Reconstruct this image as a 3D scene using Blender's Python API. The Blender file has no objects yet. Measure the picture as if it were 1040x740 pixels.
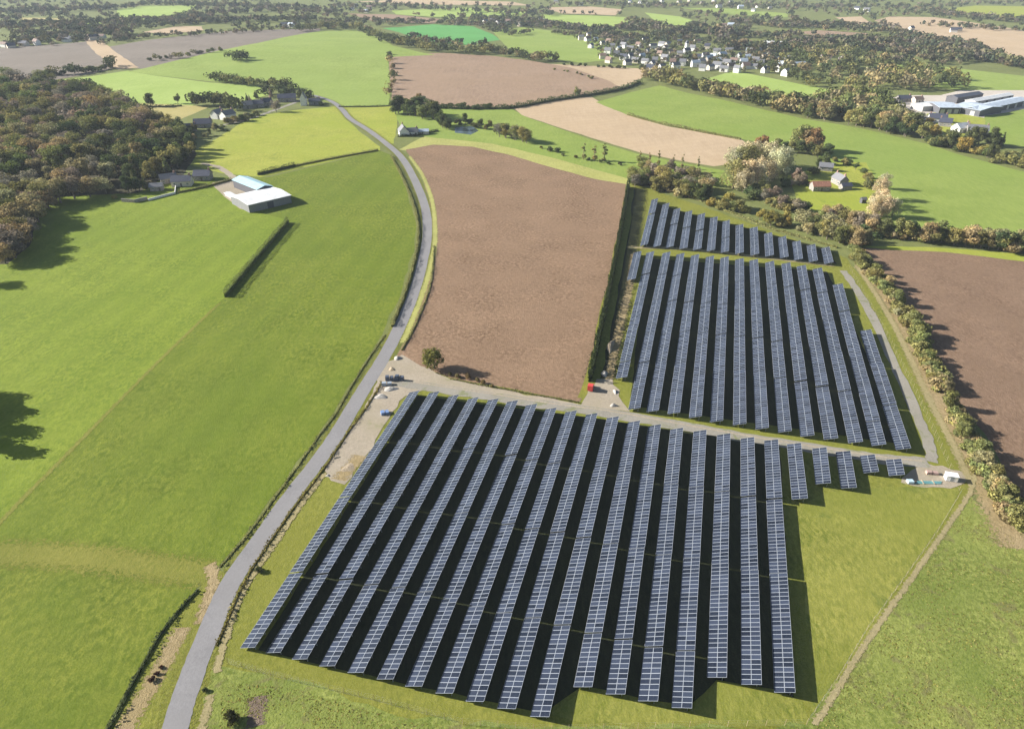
import bpy, bmesh, math, random
import numpy as np
from mathutils import Vector, Matrix
from mathutils.geometry import tessellate_polygon

scene = bpy.context.scene
COL = scene.collection
R = math.radians

# ------------------------------------------------------------------ camera, light, exposure
CAM_H = 120.0
FOC = 694.0                                   # focal length in pixels of a 1040 px wide frame
PITCH = math.atan(420 / 694)                  # camera looks this far below the horizon
cam_d = bpy.data.cameras.new('camera')
cam = bpy.data.objects.new('camera', cam_d)
COL.objects.link(cam)
cam.location = (0, 0, CAM_H)
cam.rotation_euler = (math.pi / 2 - PITCH, 0, 0)
cam_d.sensor_width = 36
cam_d.lens = 36 * FOC / 1040
cam_d.clip_start = 1
cam_d.clip_end = 40000
scene.camera = cam

SUN_EL, SUN_AZ = R(25), R(279.6)              # the light travels towards heading 99.6 degrees
world = bpy.data.worlds.new('World')
scene.world = world
world.use_nodes = True
wn = world.node_tree.nodes
sky = wn.new('ShaderNodeTexSky')
sky.sky_type = 'NISHITA'
sky.sun_disc = False
sky.sun_elevation = SUN_EL
sky.sun_rotation = SUN_AZ
bg = wn['Background']
bg.inputs['Strength'].default_value = 0.05
world.node_tree.links.new(sky.outputs[0], bg.inputs['Color'])
sun_d = bpy.data.lights.new('sun', 'SUN')
sun_d.energy = 5.0
sun_d.angle = R(0.5)
sun_d.color = (1.0, 0.96, 0.90)
sun = bpy.data.objects.new('sun', sun_d)
COL.objects.link(sun)
sun.location = (0, 0, 300)
to_sun = Vector((math.cos(SUN_EL) * math.sin(SUN_AZ), math.cos(SUN_EL) * math.cos(SUN_AZ), math.sin(SUN_EL)))
sun.rotation_euler = to_sun.to_track_quat('Z', 'Y').to_euler()
scene.view_settings.view_transform = 'Standard'
scene.view_settings.look = 'None'
scene.view_settings.exposure = 1.28
scene.view_settings.gamma = 1.0
scene.render.engine = 'CYCLES'
scene.cycles.max_bounces = 5
scene.cycles.diffuse_bounces = 2
scene.cycles.transparent_max_bounces = 8
scene.cycles.volume_bounces = 0
scene.cycles.use_denoising = True
scene.cycles.use_adaptive_sampling = True
scene.cycles.adaptive_threshold = 0.02

# ------------------------------------------------------------------ terrain height and pixel -> ground point
CELL = 60.0
GX0, GX1, GY0, GY1 = -2400.0, 2400.0, -600.0, 3600.0


def sstep(a, b, t):
    t = min(1, max(0, (t - a) / (b - a)))
    return t * t * (3 - 2 * t)


def hsmooth(x, y):
    d = math.hypot(x, y - 250)
    f = sstep(480, 850, d) * (1 - sstep(1900, 2300, d))
    if f == 0:
        return 0.0
    return f * (10 * math.exp(-((x + 300) ** 2 + (y - 950) ** 2) / (2 * 230 ** 2)) + 4.5 * math.sin(x / 260 + 1) * math.sin(y / 310))


_hc = {}


def hg(i, j):
    k = (i, j)
    if k not in _hc:
        _hc[k] = hsmooth(i * CELL, j * CELL)
    return _hc[k]


def H(x, y):
    u, v = x / CELL, y / CELL
    i, j = math.floor(u), math.floor(v)
    u -= i
    v -= j
    a, b, c, d = hg(i, j), hg(i + 1, j), hg(i, j + 1), hg(i + 1, j + 1)
    if u >= v:                                  # the cell is split along x - y = const
        return a + (b - a) * u + (d - b) * v
    return a + (c - a) * v + (d - c) * u


CP, SP = math.cos(PITCH), math.sin(PITCH)


def P(px, py, z=0.0):
    """Point of the ground (plus z) seen at a pixel of the 1040 x 740 photograph."""
    dx, dy = (px - 520) / FOC, (370 - py) / FOC
    fw, up = CP + dy * SP, -SP + dy * CP
    up = min(up, -0.012)
    hh = 0.0
    for _ in range(40):
        t = (CAM_H - z - hh) / -up
        n = H(dx * t, fw * t)
        if abs(n - hh) < 1e-4:
            break
        hh = n
    return Vector((dx * t, fw * t, hh + z))


def P2(px, py, z=0.0):
    p = P(px, py, z)
    return (p.x, p.y)


# ------------------------------------------------------------------ tags, objects
def tag(o, label=None, cat=None, group=None, kind=None):
    if label:
        o['label'] = label
    if cat:
        o['category'] = cat
    if group:
        o['group'] = group
    if kind:
        o['kind'] = kind
    return o


def link(name, me, mat=None, parent=None, loc=None, rz=None):
    o = bpy.data.objects.new(name, me)
    COL.objects.link(o)
    if mat is not None and me is not None and not me.materials:
        me.materials.append(mat)
    if parent is not None:
        o.parent = parent
    if loc is not None:
        o.location = loc
    if rz is not None:
        o.rotation_euler = (0, 0, rz)
    return o


def thing(name, label, cat, loc, rz=0.0, group=None):
    o = bpy.data.objects.new(name, None)
    COL.objects.link(o)
    o.empty_display_size = 1
    o.location = loc
    o.rotation_euler = (0, 0, rz)
    return tag(o, label, cat, group)


def copy_thing(o):
    c = o.copy()
    COL.objects.link(c)
    for ch in o.children:
        k = ch.copy()
        COL.objects.link(k)
        k.parent = c
        for g in ch.children:
            m = g.copy()
            COL.objects.link(m)
            m.parent = k
    return c


ORD = ['first', 'second', 'third', 'fourth', 'fifth', 'sixth', 'seventh', 'eighth', 'ninth', 'tenth', 'eleventh', 'twelfth',
       'thirteenth', 'fourteenth', 'fifteenth', 'sixteenth', 'seventeenth', 'eighteenth', 'nineteenth', 'twentieth',
       'twenty-first', 'twenty-second', 'twenty-third', 'twenty-fourth', 'twenty-fifth', 'twenty-sixth', 'twenty-seventh', 'twenty-eighth', 'twenty-ninth', 'thirtieth']


# ------------------------------------------------------------------ materials
class NT:
    def __init__(s, name):
        s.m = bpy.data.materials.new(name)
        s.m.use_nodes = True
        s.t = s.m.node_tree
        s.b = s.t.nodes['Principled BSDF']
        s.out = s.t.nodes['Material Output']

    def n(s, typ, **kw):
        o = s.t.nodes.new(typ)
        for k, v in kw.items():
            if k in o.inputs:
                o.inputs[k].default_value = v
            else:
                setattr(o, k, v)
        return o

    def l(s, a, b):
        s.t.links.new(a, b)

    def noise(s, vec, scale, detail=3, rough=0.55, dist=0.0):
        o = s.n('ShaderNodeTexNoise')
        o.inputs['Scale'].default_value = scale
        o.inputs['Detail'].default_value = detail
        o.inputs['Roughness'].default_value = rough
        o.inputs['Distortion'].default_value = dist
        s.l(vec, o.inputs['Vector'])
        return o.outputs['Fac']

    def ramp(s, fac, a, b, c0=(0, 0, 0, 1), c1=(1, 1, 1, 1)):
        o = s.n('ShaderNodeValToRGB')
        e = o.color_ramp.elements
        e[0].position, e[1].position = a, b
        e[0].color, e[1].color = c0, c1
        s.l(fac, o.inputs[0])
        return o.outputs[0]

    def mix(s, fac, a, b, typ='MIX'):
        o = s.n('ShaderNodeMix')
        o.data_type = 'RGBA'
        o.blend_type = typ
        for i, v in ((0, fac), (6, a), (7, b)):
            if hasattr(v, 'default_value') and not isinstance(v, (int, float, tuple)):
                s.l(v, o.inputs[i])
            elif i == 0:
                o.inputs[i].default_value = v
            else:
                o.inputs[i].default_value = tuple(v) + ((1,) if len(v) == 3 else ())
        return o.outputs[2]

    def math(s, op, a, b=0.0):
        o = s.n('ShaderNodeMath')
        o.operation = op
        for i, v in ((0, a), (1, b)):
            if isinstance(v, (int, float)):
                o.inputs[i].default_value = v
            else:
                s.l(v, o.inputs[i])
        return o.outputs[0]

    def pos(s, rot=0.0, scale=(1, 1, 1)):
        g = s.n('ShaderNodeNewGeometry')
        m = s.n('ShaderNodeMapping')
        m.inputs['Rotation'].default_value = (0, 0, rot)
        m.inputs['Scale'].default_value = scale
        s.l(g.outputs['Position'], m.inputs['Vector'])
        return m.outputs[0]

    def bump(s, h, strength, dist):
        o = s.n('ShaderNodeBump')
        o.inputs['Strength'].default_value = strength
        o.inputs['Distance'].default_value = dist
        s.l(h, o.inputs['Height'])
        s.l(o.outputs[0], s.b.inputs['Normal'])


def mul(c, k):
    return tuple(min(1, v * k) for v in c)


def field_mat(name, c0, c1, c2=None, rot=0.0, stretch=0.25, fine=1.1, big=0.02, contrast=1.0, bump=0.35, bdist=0.35, rows=0.0, rowamp=0.3,
              spots=None):
    """Vegetation or soil: c0/c1 fine mottling, c2 large patches; rows = spacing of drilled or ploughed lines in metres."""
    t = NT(name)
    fine_v = t.pos(rot, (1, stretch, 1))
    iso = t.pos()
    nf = t.noise(fine_v, fine, 4, 0.65)
    nm = t.noise(iso, fine * 0.22, 4, 0.6)
    nx = t.noise(iso, fine * 2.6, 3, 0.7)
    nb = t.noise(iso, big, 4, 0.6, 0.4)
    nh = t.noise(iso, fine * 0.05, 3, 0.6)
    f = t.ramp(nf, 0.5 - 0.17 / contrast, 0.5 + 0.17 / contrast)
    m = t.ramp(nm, 0.5 - 0.2 / contrast, 0.5 + 0.2 / contrast)
    col = t.mix(f, c0, c1)
    col = t.mix(t.math('MULTIPLY', m, 0.6), col, t.mix(0.5, mul(c0, 0.85), c1))
    col = t.mix(t.math('MULTIPLY', t.ramp(nx, .42, .6), .38), col, mul(c0, .72))
    hh = t.ramp(nh, 0.35, 0.68)
    col = t.mix(t.math('MULTIPLY', hh, 0.35), col, mul(c1, 1.12))
    if c2:
        col = t.mix(t.math('MULTIPLY', t.ramp(nb, 0.42, 0.62), 0.6), col, c2)
    if spots:
        ns = t.noise(iso, spots[1], 5, 0.7, 0.6)
        col = t.mix(t.math('MULTIPLY', t.ramp(ns, spots[2], spots[2] + 0.08), spots[3] if len(spots) > 3 else 0.8), col, spots[0])
    hgt = t.math('ADD', t.math('MULTIPLY', nf, .5), nx)
    if rows:
        w = t.n('ShaderNodeTexWave')
        w.wave_type = 'BANDS'
        w.bands_direction = 'X'
        w.inputs['Scale'].default_value = 0.314 / rows
        w.inputs['Distortion'].default_value = 1.2
        w.inputs['Detail'].default_value = 2
        w.inputs['Detail Scale'].default_value = 0.6
        t.l(t.pos(rot), w.inputs['Vector'])
        dk = t.math('MULTIPLY', t.math('SUBTRACT', 1.0, w.outputs['Fac']), rowamp)
        col = t.mix(dk, col, mul(c0, 0.55))
        hgt = t.math('ADD', hgt, t.math('MULTIPLY', w.outputs['Fac'], .15))
    t.l(col, t.b.inputs['Base Color'])
    t.b.inputs['Roughness'].default_value = 0.95
    t.b.inputs['Specular IOR Level'].default_value = 0.1
    t.bump(hgt, bump, bdist)
    return t.m


def flat_mat(name, c, rough=0.7, metal=0.0, spec=0.4, var=0.12, scale=1.5, bump=0.0):
    t = NT(name)
    tc = t.n('ShaderNodeTexCoord')
    nz = t.noise(tc.outputs['Object'], scale, 4, 0.6)
    col = t.mix(t.ramp(nz, 0.35, 0.65), mul(c, 1 - var), mul(c, 1 + var))
    t.l(col, t.b.inputs['Base Color'])
    t.b.inputs['Roughness'].default_value = rough
    t.b.inputs['Metallic'].default_value = metal
    t.b.inputs['Specular IOR Level'].default_value = spec
    if bump:
        t.bump(nz, bump, 0.1)
    return t.m


def foliage_mat(name, amp=0.5, translucent=0.25, second=(1.25, 1.12, .85), own=False):
    """Leaf colour comes from the object's own colour, with leaf to leaf and tree to tree variation."""
    t = NT(name)
    oi = t.n('ShaderNodeObjectInfo')
    if own:
        oc = t.n('ShaderNodeAttribute')
        oc.attribute_name = 'leafcol'
    at = t.n('ShaderNodeAttribute')
    at.attribute_name = 'tint'
    at2 = t.n('ShaderNodeAttribute')
    at2.attribute_name = 'clump'
    base = oc.outputs['Color'] if own else oi.outputs['Color']
    alt = t.mix(1.0, base, second, 'MULTIPLY')
    col = t.mix(at2.outputs['Fac'], base, alt)
    k = t.math('ADD', t.math('MULTIPLY', at.outputs['Fac'], amp * 2), 1 - amp)
    k = t.math('MULTIPLY', k, t.math('ADD', t.math('MULTIPLY', oi.outputs['Random'], 0.5), 0.75))
    cmb = t.n('ShaderNodeCombineColor')
    for i in range(3):
        t.l(k, cmb.inputs[i])
    col = t.mix(1.0, col, cmb.outputs[0], 'MULTIPLY')
    d = t.n('ShaderNodeBsdfDiffuse')
    tr = t.n('ShaderNodeBsdfTranslucent')
    mx = t.n('ShaderNodeMixShader')
    mx.inputs[0].default_value = translucent
    t.l(col, d.inputs[0])
    t.l(col, tr.inputs[0])
    t.l(d.outputs[0], mx.inputs[1])
    t.l(tr.outputs[0], mx.inputs[2])
    t.l(mx.outputs[0], t.out.inputs[0])
    t.t.nodes.remove(t.b)
    return t.m


M = {}
M['base'] = field_mat('rough_pasture', (.10, .125, .035), (.19, .20, .07), (.15, .17, .05), big=.006, fine=.5)
M['meadow_bright'] = field_mat('bright_meadow_grass', (.108, .163, .014), (.23, .275, .035), (.135, .19, .018), rot=R(8), stretch=.55, fine=.8, big=.02, contrast=1.6, rows=11, rowamp=.14, bump=.3)
M['meadow'] = field_mat('meadow_grass', (.082, .122, .010), (.195, .225, .03), (.105, .15, .014), rot=R(8), stretch=.55, fine=.8, big=.02, contrast=1.6, rows=11, rowamp=.12)
M['meadow_low'] = field_mat('lower_meadow_grass', (.075, .11, .010), (.20, .22, .032), (.095, .138, .013), rot=R(-20), stretch=.6, fine=.8, big=.03, contrast=1.7)
M['straw_band'] = field_mat('straw_grass', (.12, .14, .02), (.24, .225, .05), (.15, .165, .025), rot=R(85), stretch=.5, fine=1.1, contrast=1.1)
M['yellow_grass'] = field_mat('yellow_grass', (.20, .24, .03), (.36, .355, .07), (.23, .28, .03), fine=.8, big=.02, contrast=1.1, spots=((.14, .19, .03), .05, .6, .5))
M['yellow_strip'] = field_mat('stubble_margin', (.26, .27, .075), (.39, .375, .125), fine=.7, contrast=1.1)
M['far_green'] = field_mat('far_green_grass', (.18, .245, .045), (.28, .34, .09), (.21, .28, .06), fine=.4, big=.008, contrast=1.0, rot=R(20))
M['far_lime'] = field_mat('far_lime_grass', (.25, .34, .07), (.34, .42, .12), (.24, .32, .07), fine=.35, big=.01, contrast=.8)
M['vivid'] = field_mat('winter_cereal', (.085, .26, .06), (.13, .34, .10), (.10, .30, .08), fine=.3, big=.01, contrast=.7)
M['right_green'] = field_mat('right_green_grass', (.15, .215, .035), (.26, .31, .075), (.18, .25, .045), fine=.6, big=.01, contrast=1.0, rot=R(-60))
M['plough_main'] = field_mat('ploughed_soil', (.125, .078, .045), (.31, .205, .13), (.225, .147, .092), rot=R(28), stretch=.8, fine=.8, big=.035, contrast=1.9, bump=.6, spots=((.15, .095, .06), .33, .57, .35))
M['plough_far'] = field_mat('ploughed_far_soil', (.22, .15, .098), (.34, .24, .165), (.29, .2, .128), rot=R(80), stretch=.2, fine=.3, big=.012, contrast=1.0, rows=7, rowamp=.1)
M['plough_purple'] = field_mat('purple_brown_soil', (.15, .125, .10), (.23, .195, .16), (.18, .15, .12), rot=R(60), stretch=.2, fine=.3, big=.01)
M['plough_right'] = field_mat('right_ploughed_soil', (.125, .078, .048), (.275, .182, .12), (.2, .132, .085), rot=R(72), stretch=.5, fine=1.1, big=.03, contrast=1.6, bump=.6, spots=((.13, .083, .053), .3, .56, .45))
M['tan'] = field_mat('tan_stubble', (.36, .265, .165), (.5, .38, .25), (.42, .31, .19), rot=R(65), stretch=.15, fine=.35, big=.012, contrast=.7, rows=9, rowamp=.06)
M['gold'] = field_mat('golden_stubble', (.30, .27, .10), (.44, .37, .16), (.34, .29, .10), fine=.35, contrast=.7)
M['site'] = field_mat('site_grass', (.10, .12, .015), (.245, .24, .048), (.17, .175, .028), rot=R(-25), stretch=.6, fine=1.0, big=.03, contrast=1.4, spots=((.25, .19, .10), .05, .66))
M['site_yellow'] = field_mat('dry_site_grass', (.11, .135, .018), (.275, .265, .06), (.165, .18, .028), rot=R(-40), stretch=.5, fine=.9, big=.035, contrast=1.6, spots=((.10, .13, .025), .07, .57, .55))
M['rough'] = field_mat('tussocky_grass', (.095, .125, .02), (.27, .29, .075), (.125, .165, .03), fine=.9, stretch=1, big=.04, contrast=1.8, bump=.5, bdist=.3, spots=((.14, .115, .055), .14, .56, .55))
M['scrub_tan'] = field_mat('dead_grass', (.2, .15, .075), (.4, .31, .17), (.26, .2, .09), fine=1.2, stretch=.6, big=.08, contrast=1.3, bump=.6)
M['dead_patch'] = field_mat('dead_bramble_ground', (.1, .075, .055), (.24, .18, .13), fine=1.5, stretch=.8, contrast=1.4, bump=.7)
M['path'] = field_mat('trodden_path', (.22, .19, .085), (.36, .30, .16), fine=1.2, stretch=.6, big=.1)
M['gravel'] = field_mat('gravel_track', (.20, .185, .15), (.32, .295, .25), (.24, .22, .17), fine=1.5, stretch=1, big=.06, bump=.2, contrast=.9, spots=((.15, .17, .05), .16, .56, .6))
M['compound'] = field_mat('compound_ground', (.26, .22, .165), (.4, .34, .26), (.29, .25, .17), fine=1.2, stretch=.8, big=.07, bump=.25, spots=((.19, .2, .07), .07, .6, .5))
M['asphalt'] = field_mat('worn_asphalt', (.185, .178, .178), (.26, .252, .25), (.225, .215, .21), rot=R(0), fine=2.0, stretch=.6, big=.09, bump=.08, contrast=.9, spots=((.17, .165, .165), .09, .6, .3))
M['yard'] = field_mat('concrete_yard', (.42, .37, .31), (.56, .5, .43), fine=.6, big=.05, bump=.05, contrast=.8)
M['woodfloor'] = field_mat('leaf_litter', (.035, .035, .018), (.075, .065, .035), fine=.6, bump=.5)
M['painted_shade'] = field_mat('shade_painted_grass', (.018, .024, .010), (.045, .048, .018), (.025, .03, .012), fine=1.0, contrast=1.2)  # near-black grass colour: shade of the tables and tall hedge painted in
M['water'] = flat_mat('pond_water', (.06, .085, .08), rough=.25, spec=.5)
M['leaf'] = foliage_mat('foliage')
M['far_leaf'] = foliage_mat('far_foliage', amp=.5, translucent=.2, second=(1.25, 1.08, .85), own=True)
M['bark'] = flat_mat('bark', (.16, .13, .10), rough=.9, scale=3)
M['pale_bark'] = flat_mat('pale_bark', (.42, .36, .26), rough=.9, scale=3)


def panel_mat():
    t = NT('solar_glass')
    uv = t.n('ShaderNodeUVMap')
    sx = t.n('ShaderNodeSeparateXYZ')
    t.l(uv.outputs[0], sx.inputs[0])

    def edge(c, w):
        a = t.math('ABSOLUTE', t.math('SUBTRACT', c, 0.5))
        return t.math('GREATER_THAN', a, 0.5 - w)
    e = t.math('MAXIMUM', edge(sx.outputs[0], .045), edge(sx.outputs[1], .022))
    # cell gaps: 6 x 12 cells with thin pale lines, middle bus gap
    cx = t.math('FRACT', t.math('MULTIPLY', sx.outputs[0], 6.0))
    cy = t.math('FRACT', t.math('MULTIPLY', sx.outputs[1], 12.0))
    c = t.math('MAXIMUM', edge(cx, .03), edge(cy, .03))
    mid = t.math('LESS_THAN', t.math('ABSOLUTE', t.math('SUBTRACT', sx.outputs[1], .5)), .008)
    c = t.math('MAXIMUM', c, mid)
    at = t.n('ShaderNodeAttribute')
    at.attribute_name = 'tint'
    oi = t.n('ShaderNodeObjectInfo')
    cell = t.mix(at.outputs['Fac'], (.005, .008, .016), (.036, .046, .072))
    cell = t.mix(t.math('MULTIPLY', oi.outputs['Random'], .25), cell, (.025, .034, .052))
    col = t.mix(t.math('MULTIPLY', c, .45), cell, (.06, .065, .09))
    col = t.mix(e, col, (.31, .335, .37))
    t.l(col, t.b.inputs['Base Color'])
    t.b.inputs['Roughness'].default_value = .25
    t.b.inputs['Specular IOR Level'].default_value = .3
    return t.m


M['tufts'] = foliage_mat('dry_grass_tufts', amp=.35, translucent=.3, second=(1.2, 1.05, .9), own=True)
M['panel'] = panel_mat()
M['galv'] = flat_mat('galvanised_steel', (.42, .43, .44), rough=.45, metal=.7)


# ------------------------------------------------------------------ draped ground sheets
UNIQ = [0.0]                       # keeps sheets of the same rank apart


def next_level():
    UNIQ[0] = (UNIQ[0] + .13) % .9


def off(rank, x, y):
    d = math.hypot(x, y)
    return (rank + UNIQ[0]) * (0.011 + 0.00007 * max(0, d - 480))


def densify(pts, step, jit, rnd):
    out = []
    n = len(pts)
    for i in range(n):
        a, b = Vector(pts[i]), Vector(pts[(i + 1) % n])
        L = (b - a).length
        k = max(1, int(L / step))
        u = (b - a) / max(L, 1e-6)
        nn = Vector((-u.y, u.x))
        for q in range(k):
            p = a + (b - a) * (q / k)
            if q:
                p = p + nn * rnd.uniform(-jit, jit)
            out.append((p.x, p.y))
    return out


def build_sheet(name, pts, mat, rank):
    next_level()
    tris = tessellate_polygon([[Vector((x, y, 0)) for x, y in pts]])
    bm = bmesh.new()
    vs = [bm.verts.new((x, y, 0)) for x, y in pts]
    for t in tris:
        try:
            bm.faces.new([vs[i] for i in t])
        except ValueError:
            pass
    xs, ys = [p[0] for p in pts], [p[1] for p in pts]
    far = max(math.hypot(x, y - 250) for x, y in pts) > 415
    if far:
        def cut(co, no):
            bmesh.ops.bisect_plane(bm, geom=bm.verts[:] + bm.edges[:] + bm.faces[:], dist=1e-5, plane_co=co, plane_no=no)
        for k in range(math.ceil(min(xs) / CELL), math.floor(max(xs) / CELL) + 1):
            cut((k * CELL, 0, 0), (1, 0, 0))
        for k in range(math.ceil(min(ys) / CELL), math.floor(max(ys) / CELL) + 1):
            cut((0, k * CELL, 0), (0, 1, 0))
        ds = [x - y for x, y in pts]
        for k in range(math.ceil(min(ds) / CELL), math.floor(max(ds) / CELL) + 1):
            cut((k * CELL, 0, 0), (.70710678, -.70710678, 0))
    for v in bm.verts:
        v.co.z = H(v.co.x, v.co.y) + off(rank, v.co.x, v.co.y)
    bmesh.ops.recalc_face_normals(bm, faces=bm.faces[:])
    for f in bm.faces:
        f.normal_update()
        if f.normal.z < 0:
            f.normal_flip()
    me = bpy.data.meshes.new(name)
    bm.to_mesh(me)
    bm.free()
    o = link(name, me, mat)
    tag(o, kind='structure')
    return o


_sheet_seed = [0]
FIELD_POLYS = []


def sheet(name, px, mat, rank, step=7, jit=.6, keep=True):
    _sheet_seed[0] += 1
    rnd = random.Random(_sheet_seed[0])
    pts = [P2(*p) for p in px]
    if keep:
        FIELD_POLYS.append(px)
    d = min(math.hypot(*p) for p in pts)
    return build_sheet(name, densify(pts, step * max(1, d / 300), jit * max(1, d / 500), rnd), M[mat], rank)


def smooth(px, k=6):
    out = []
    n = len(px)
    for i in range(n - 1):
        p0, p1, p2, p3 = px[max(0, i - 1)], px[i], px[i + 1], px[min(n - 1, i + 2)]
        for q in range(k):
            t = q / k
            out.append(tuple(.5 * (2 * p1[c] + (p2[c] - p0[c]) * t + (2 * p0[c] - 5 * p1[c] + 4 * p2[c] - p3[c]) * t * t
                                   + (-p0[c] + 3 * p1[c] - 3 * p2[c] + p3[c]) * t ** 3) for c in (0, 1)))
    out.append(px[-1])
    return out


def ribbon(name, px, width, mat, rank, edge=.15, k=6, seed=3):
    rnd = random.Random(seed)
    c = [Vector(P2(*p)) for p in smooth(px, k)]
    Lf, Rt = [], []
    for i, p in enumerate(c):
        d = (c[min(i + 1, len(c) - 1)] - c[max(0, i - 1)]).normalized()
        n = Vector((-d.y, d.x))
        w = width(i / (len(c) - 1)) if callable(width) else width
        Lf.append(tuple(p + n * (w / 2 + rnd.uniform(-edge, edge))))
        Rt.append(tuple(p - n * (w / 2 + rnd.uniform(-edge, edge))))
    return build_sheet(name, Lf + Rt[::-1], M[mat], rank)


_soft = {}


def ragged(key):
    """Copy of a ground material that breaks up into the ground below towards the strip's edges."""
    if key not in _soft:
        m = M[key].copy()
        nt = m.node_tree
        out = nt.nodes['Material Output']
        sh = out.inputs['Surface'].links[0].from_socket

        def n(t):
            return nt.nodes.new(t)
        at = n('ShaderNodeAttribute')
        at.attribute_name = 'core'
        g = n('ShaderNodeNewGeometry')
        nz = n('ShaderNodeTexNoise')
        nz.inputs['Scale'].default_value = 1.1
        nz.inputs['Detail'].default_value = 6
        nz.inputs['Roughness'].default_value = .8
        nt.links.new(g.outputs['Position'], nz.inputs['Vector'])
        ad = n('ShaderNodeMath')
        ad.operation = 'MULTIPLY_ADD'
        nt.links.new(nz.outputs['Fac'], ad.inputs[0])
        ad.inputs[1].default_value = 3.0
        nt.links.new(at.outputs['Fac'], ad.inputs[2])
        mr = n('ShaderNodeMapRange')
        nt.links.new(ad.outputs[0], mr.inputs[0])
        mr.inputs[1].default_value = 2.0
        mr.inputs[2].default_value = 2.04
        tr = n('ShaderNodeBsdfTransparent')
        mx = n('ShaderNodeMixShader')
        nt.links.new(mr.outputs[0], mx.inputs[0])
        nt.links.new(tr.outputs[0], mx.inputs[1])
        nt.links.new(sh, mx.inputs[2])
        nt.links.new(mx.outputs[0], out.inputs['Surface'])
        _soft[key] = m
    return _soft[key]


def strip(name, px, width, mat, rank, k=6):
    """Worn strip with ragged edges: three vertices across, 1 in the middle and 0 at the edges."""
    next_level()
    c = [Vector(P2(*p)) for p in smooth(px, k)]
    co, core, fa = [], [], []
    for i, p in enumerate(c):
        d = (c[min(i + 1, len(c) - 1)] - c[max(0, i - 1)]).normalized()
        n = Vector((-d.y, d.x))
        w = width(i / (len(c) - 1)) if callable(width) else width
        end = 0.0 if i in (0, len(c) - 1) else 1.0
        for q, v in ((.62, 0), (.06, end), (-.06, end), (-.62, 0)):
            x, y = p + n * w * q
            co.append((x, y, H(x, y) + off(rank, x, y)))
            core.append(v)
    for i in range(len(c) - 1):
        for j in range(3):
            a = i * 4 + j
            fa.append((a, a + 1, a + 5, a + 4))
    me = bpy.data.meshes.new(name)
    me.from_pydata(co, [], fa)
    at = me.attributes.new('core', 'FLOAT', 'POINT')
    at.data.foreach_set('value', core)
    me.update()
    if me.polygons[0].normal.z < 0:
        me.flip_normals()
    o = link(name, me, ragged(mat))
    tag(o, kind='structure')
    return o


# base terrain grid with outer skirt
def terrain():
    nx, ny = int((GX1 - GX0) / CELL), int((GY1 - GY0) / CELL)
    co, fa = [], []
    for j in range(ny + 1):
        for i in range(nx + 1):
            x, y = GX0 + i * CELL, GY0 + j * CELL
            co.append((x, y, H(x + 1e-6, y + 1e-6) if 0 < i < nx and 0 < j < ny else 0.0))
    for j in range(ny):
        for i in range(nx):
            a = j * (nx + 1) + i
            fa += [(a, a + 1, a + nx + 2), (a, a + nx + 2, a + nx + 1)]
    b = len(co)
    F = 9000.0
    co += [(-F, -F, 0), (F, -F, 0), (F, F * 1.4, 0), (-F, F * 1.4, 0)]
    # skirt faces share the grid's boundary vertices
    bot = list(range(nx + 1))
    top = [ny * (nx + 1) + i for i in range(nx + 1)]
    lef = [j * (nx + 1) for j in range(ny + 1)]
    rig = [j * (nx + 1) + nx for j in range(ny + 1)]
    for k in range(nx):
        fa.append((b if k < nx // 2 else b + 1, bot[k + 1], bot[k]))
        fa.append((top[k], top[k + 1], b + 3 if k < nx // 2 else b + 2))
    fa.append((b, b + 1, bot[nx // 2]))
    fa.append((b + 2, b + 3, top[nx // 2]))
    for k in range(ny):
        fa.append((lef[k], lef[k + 1], b if k < ny // 2 else b + 3))
        fa.append((rig[k + 1], rig[k], b + 1 if k < ny // 2 else b + 2))
    fa.append((b + 3, b, lef[ny // 2]))
    fa.append((b + 1, b + 2, rig[ny // 2]))
    me = bpy.data.meshes.new('terrain')
    me.from_pydata(co, [], fa)
    me.update()
    o = link('terrain', me, M['base'])
    tag(o, kind='structure')


terrain()

# ------------------------------------------------------------------ fields, far to near
S = sheet
S('ground_site', [(395, 362), (440, 372), (590, 408), (600, 330), (638, 185), (700, 205), (860, 262), (890, 300), (960, 400), (1000, 470), (985, 500), (825, 735), (800, 830), (100, 830), (200, 700), (240, 600), (300, 520), (345, 440)], 'site', 1, keep=False)
S('grass_field', [(-500, 560), (-500, 150), (215, 180), (272, 180), (386, 153), (396, 157), (412, 190), (422, 225), (421, 250), (408, 295), (388, 340), (338, 420), (258, 531), (222, 575), (203, 590), (120, 575), (0, 567), (-500, 572)], 'meadow', 2)
S('bright_grass_field', [(-500, 150), (120, 200), (215, 187), (237, 205), (262, 215), (291, 223), (228, 302), (160, 367), (0, 530), (-120, 650), (-500, 900)][:9] + [(-90, 610), (-500, 560)], 'meadow_bright', 3)
S('lower_grass_field', [(-500, 568), (0, 563), (120, 568), (196, 582), (200, 598), (167, 637), (103, 745), (50, 830), (-500, 830)], 'meadow_low', 2)
strip('straw_grass_strip', [(-300, 560), (-100, 560), (0, 562), (60, 564), (120, 570), (180, 579), (216, 583)], 11, 'straw_band', 4)
S('verge_grass', [(202, 598), (218, 576), (232, 584), (212, 640), (178, 745), (155, 830), (50, 830), (105, 745), (168, 640)], 'site', 2)
strip('dead_grass_patch', [(186, 636), (178, 652), (164, 678), (148, 704), (132, 730), (122, 750)], 5.0, 'scrub_tan', 4)
S('shade_painted_ground', [(424, 402), (600, 424), (792, 452), (806, 708), (790, 700), (728, 690), (700, 716), (656, 710), (592, 696), (552, 724), (440, 700), (330, 676), (262, 660)], 'painted_shade', 4, step=4, jit=.2)  # dark sheets under the solar rows deepen their shadows by colour
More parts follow.
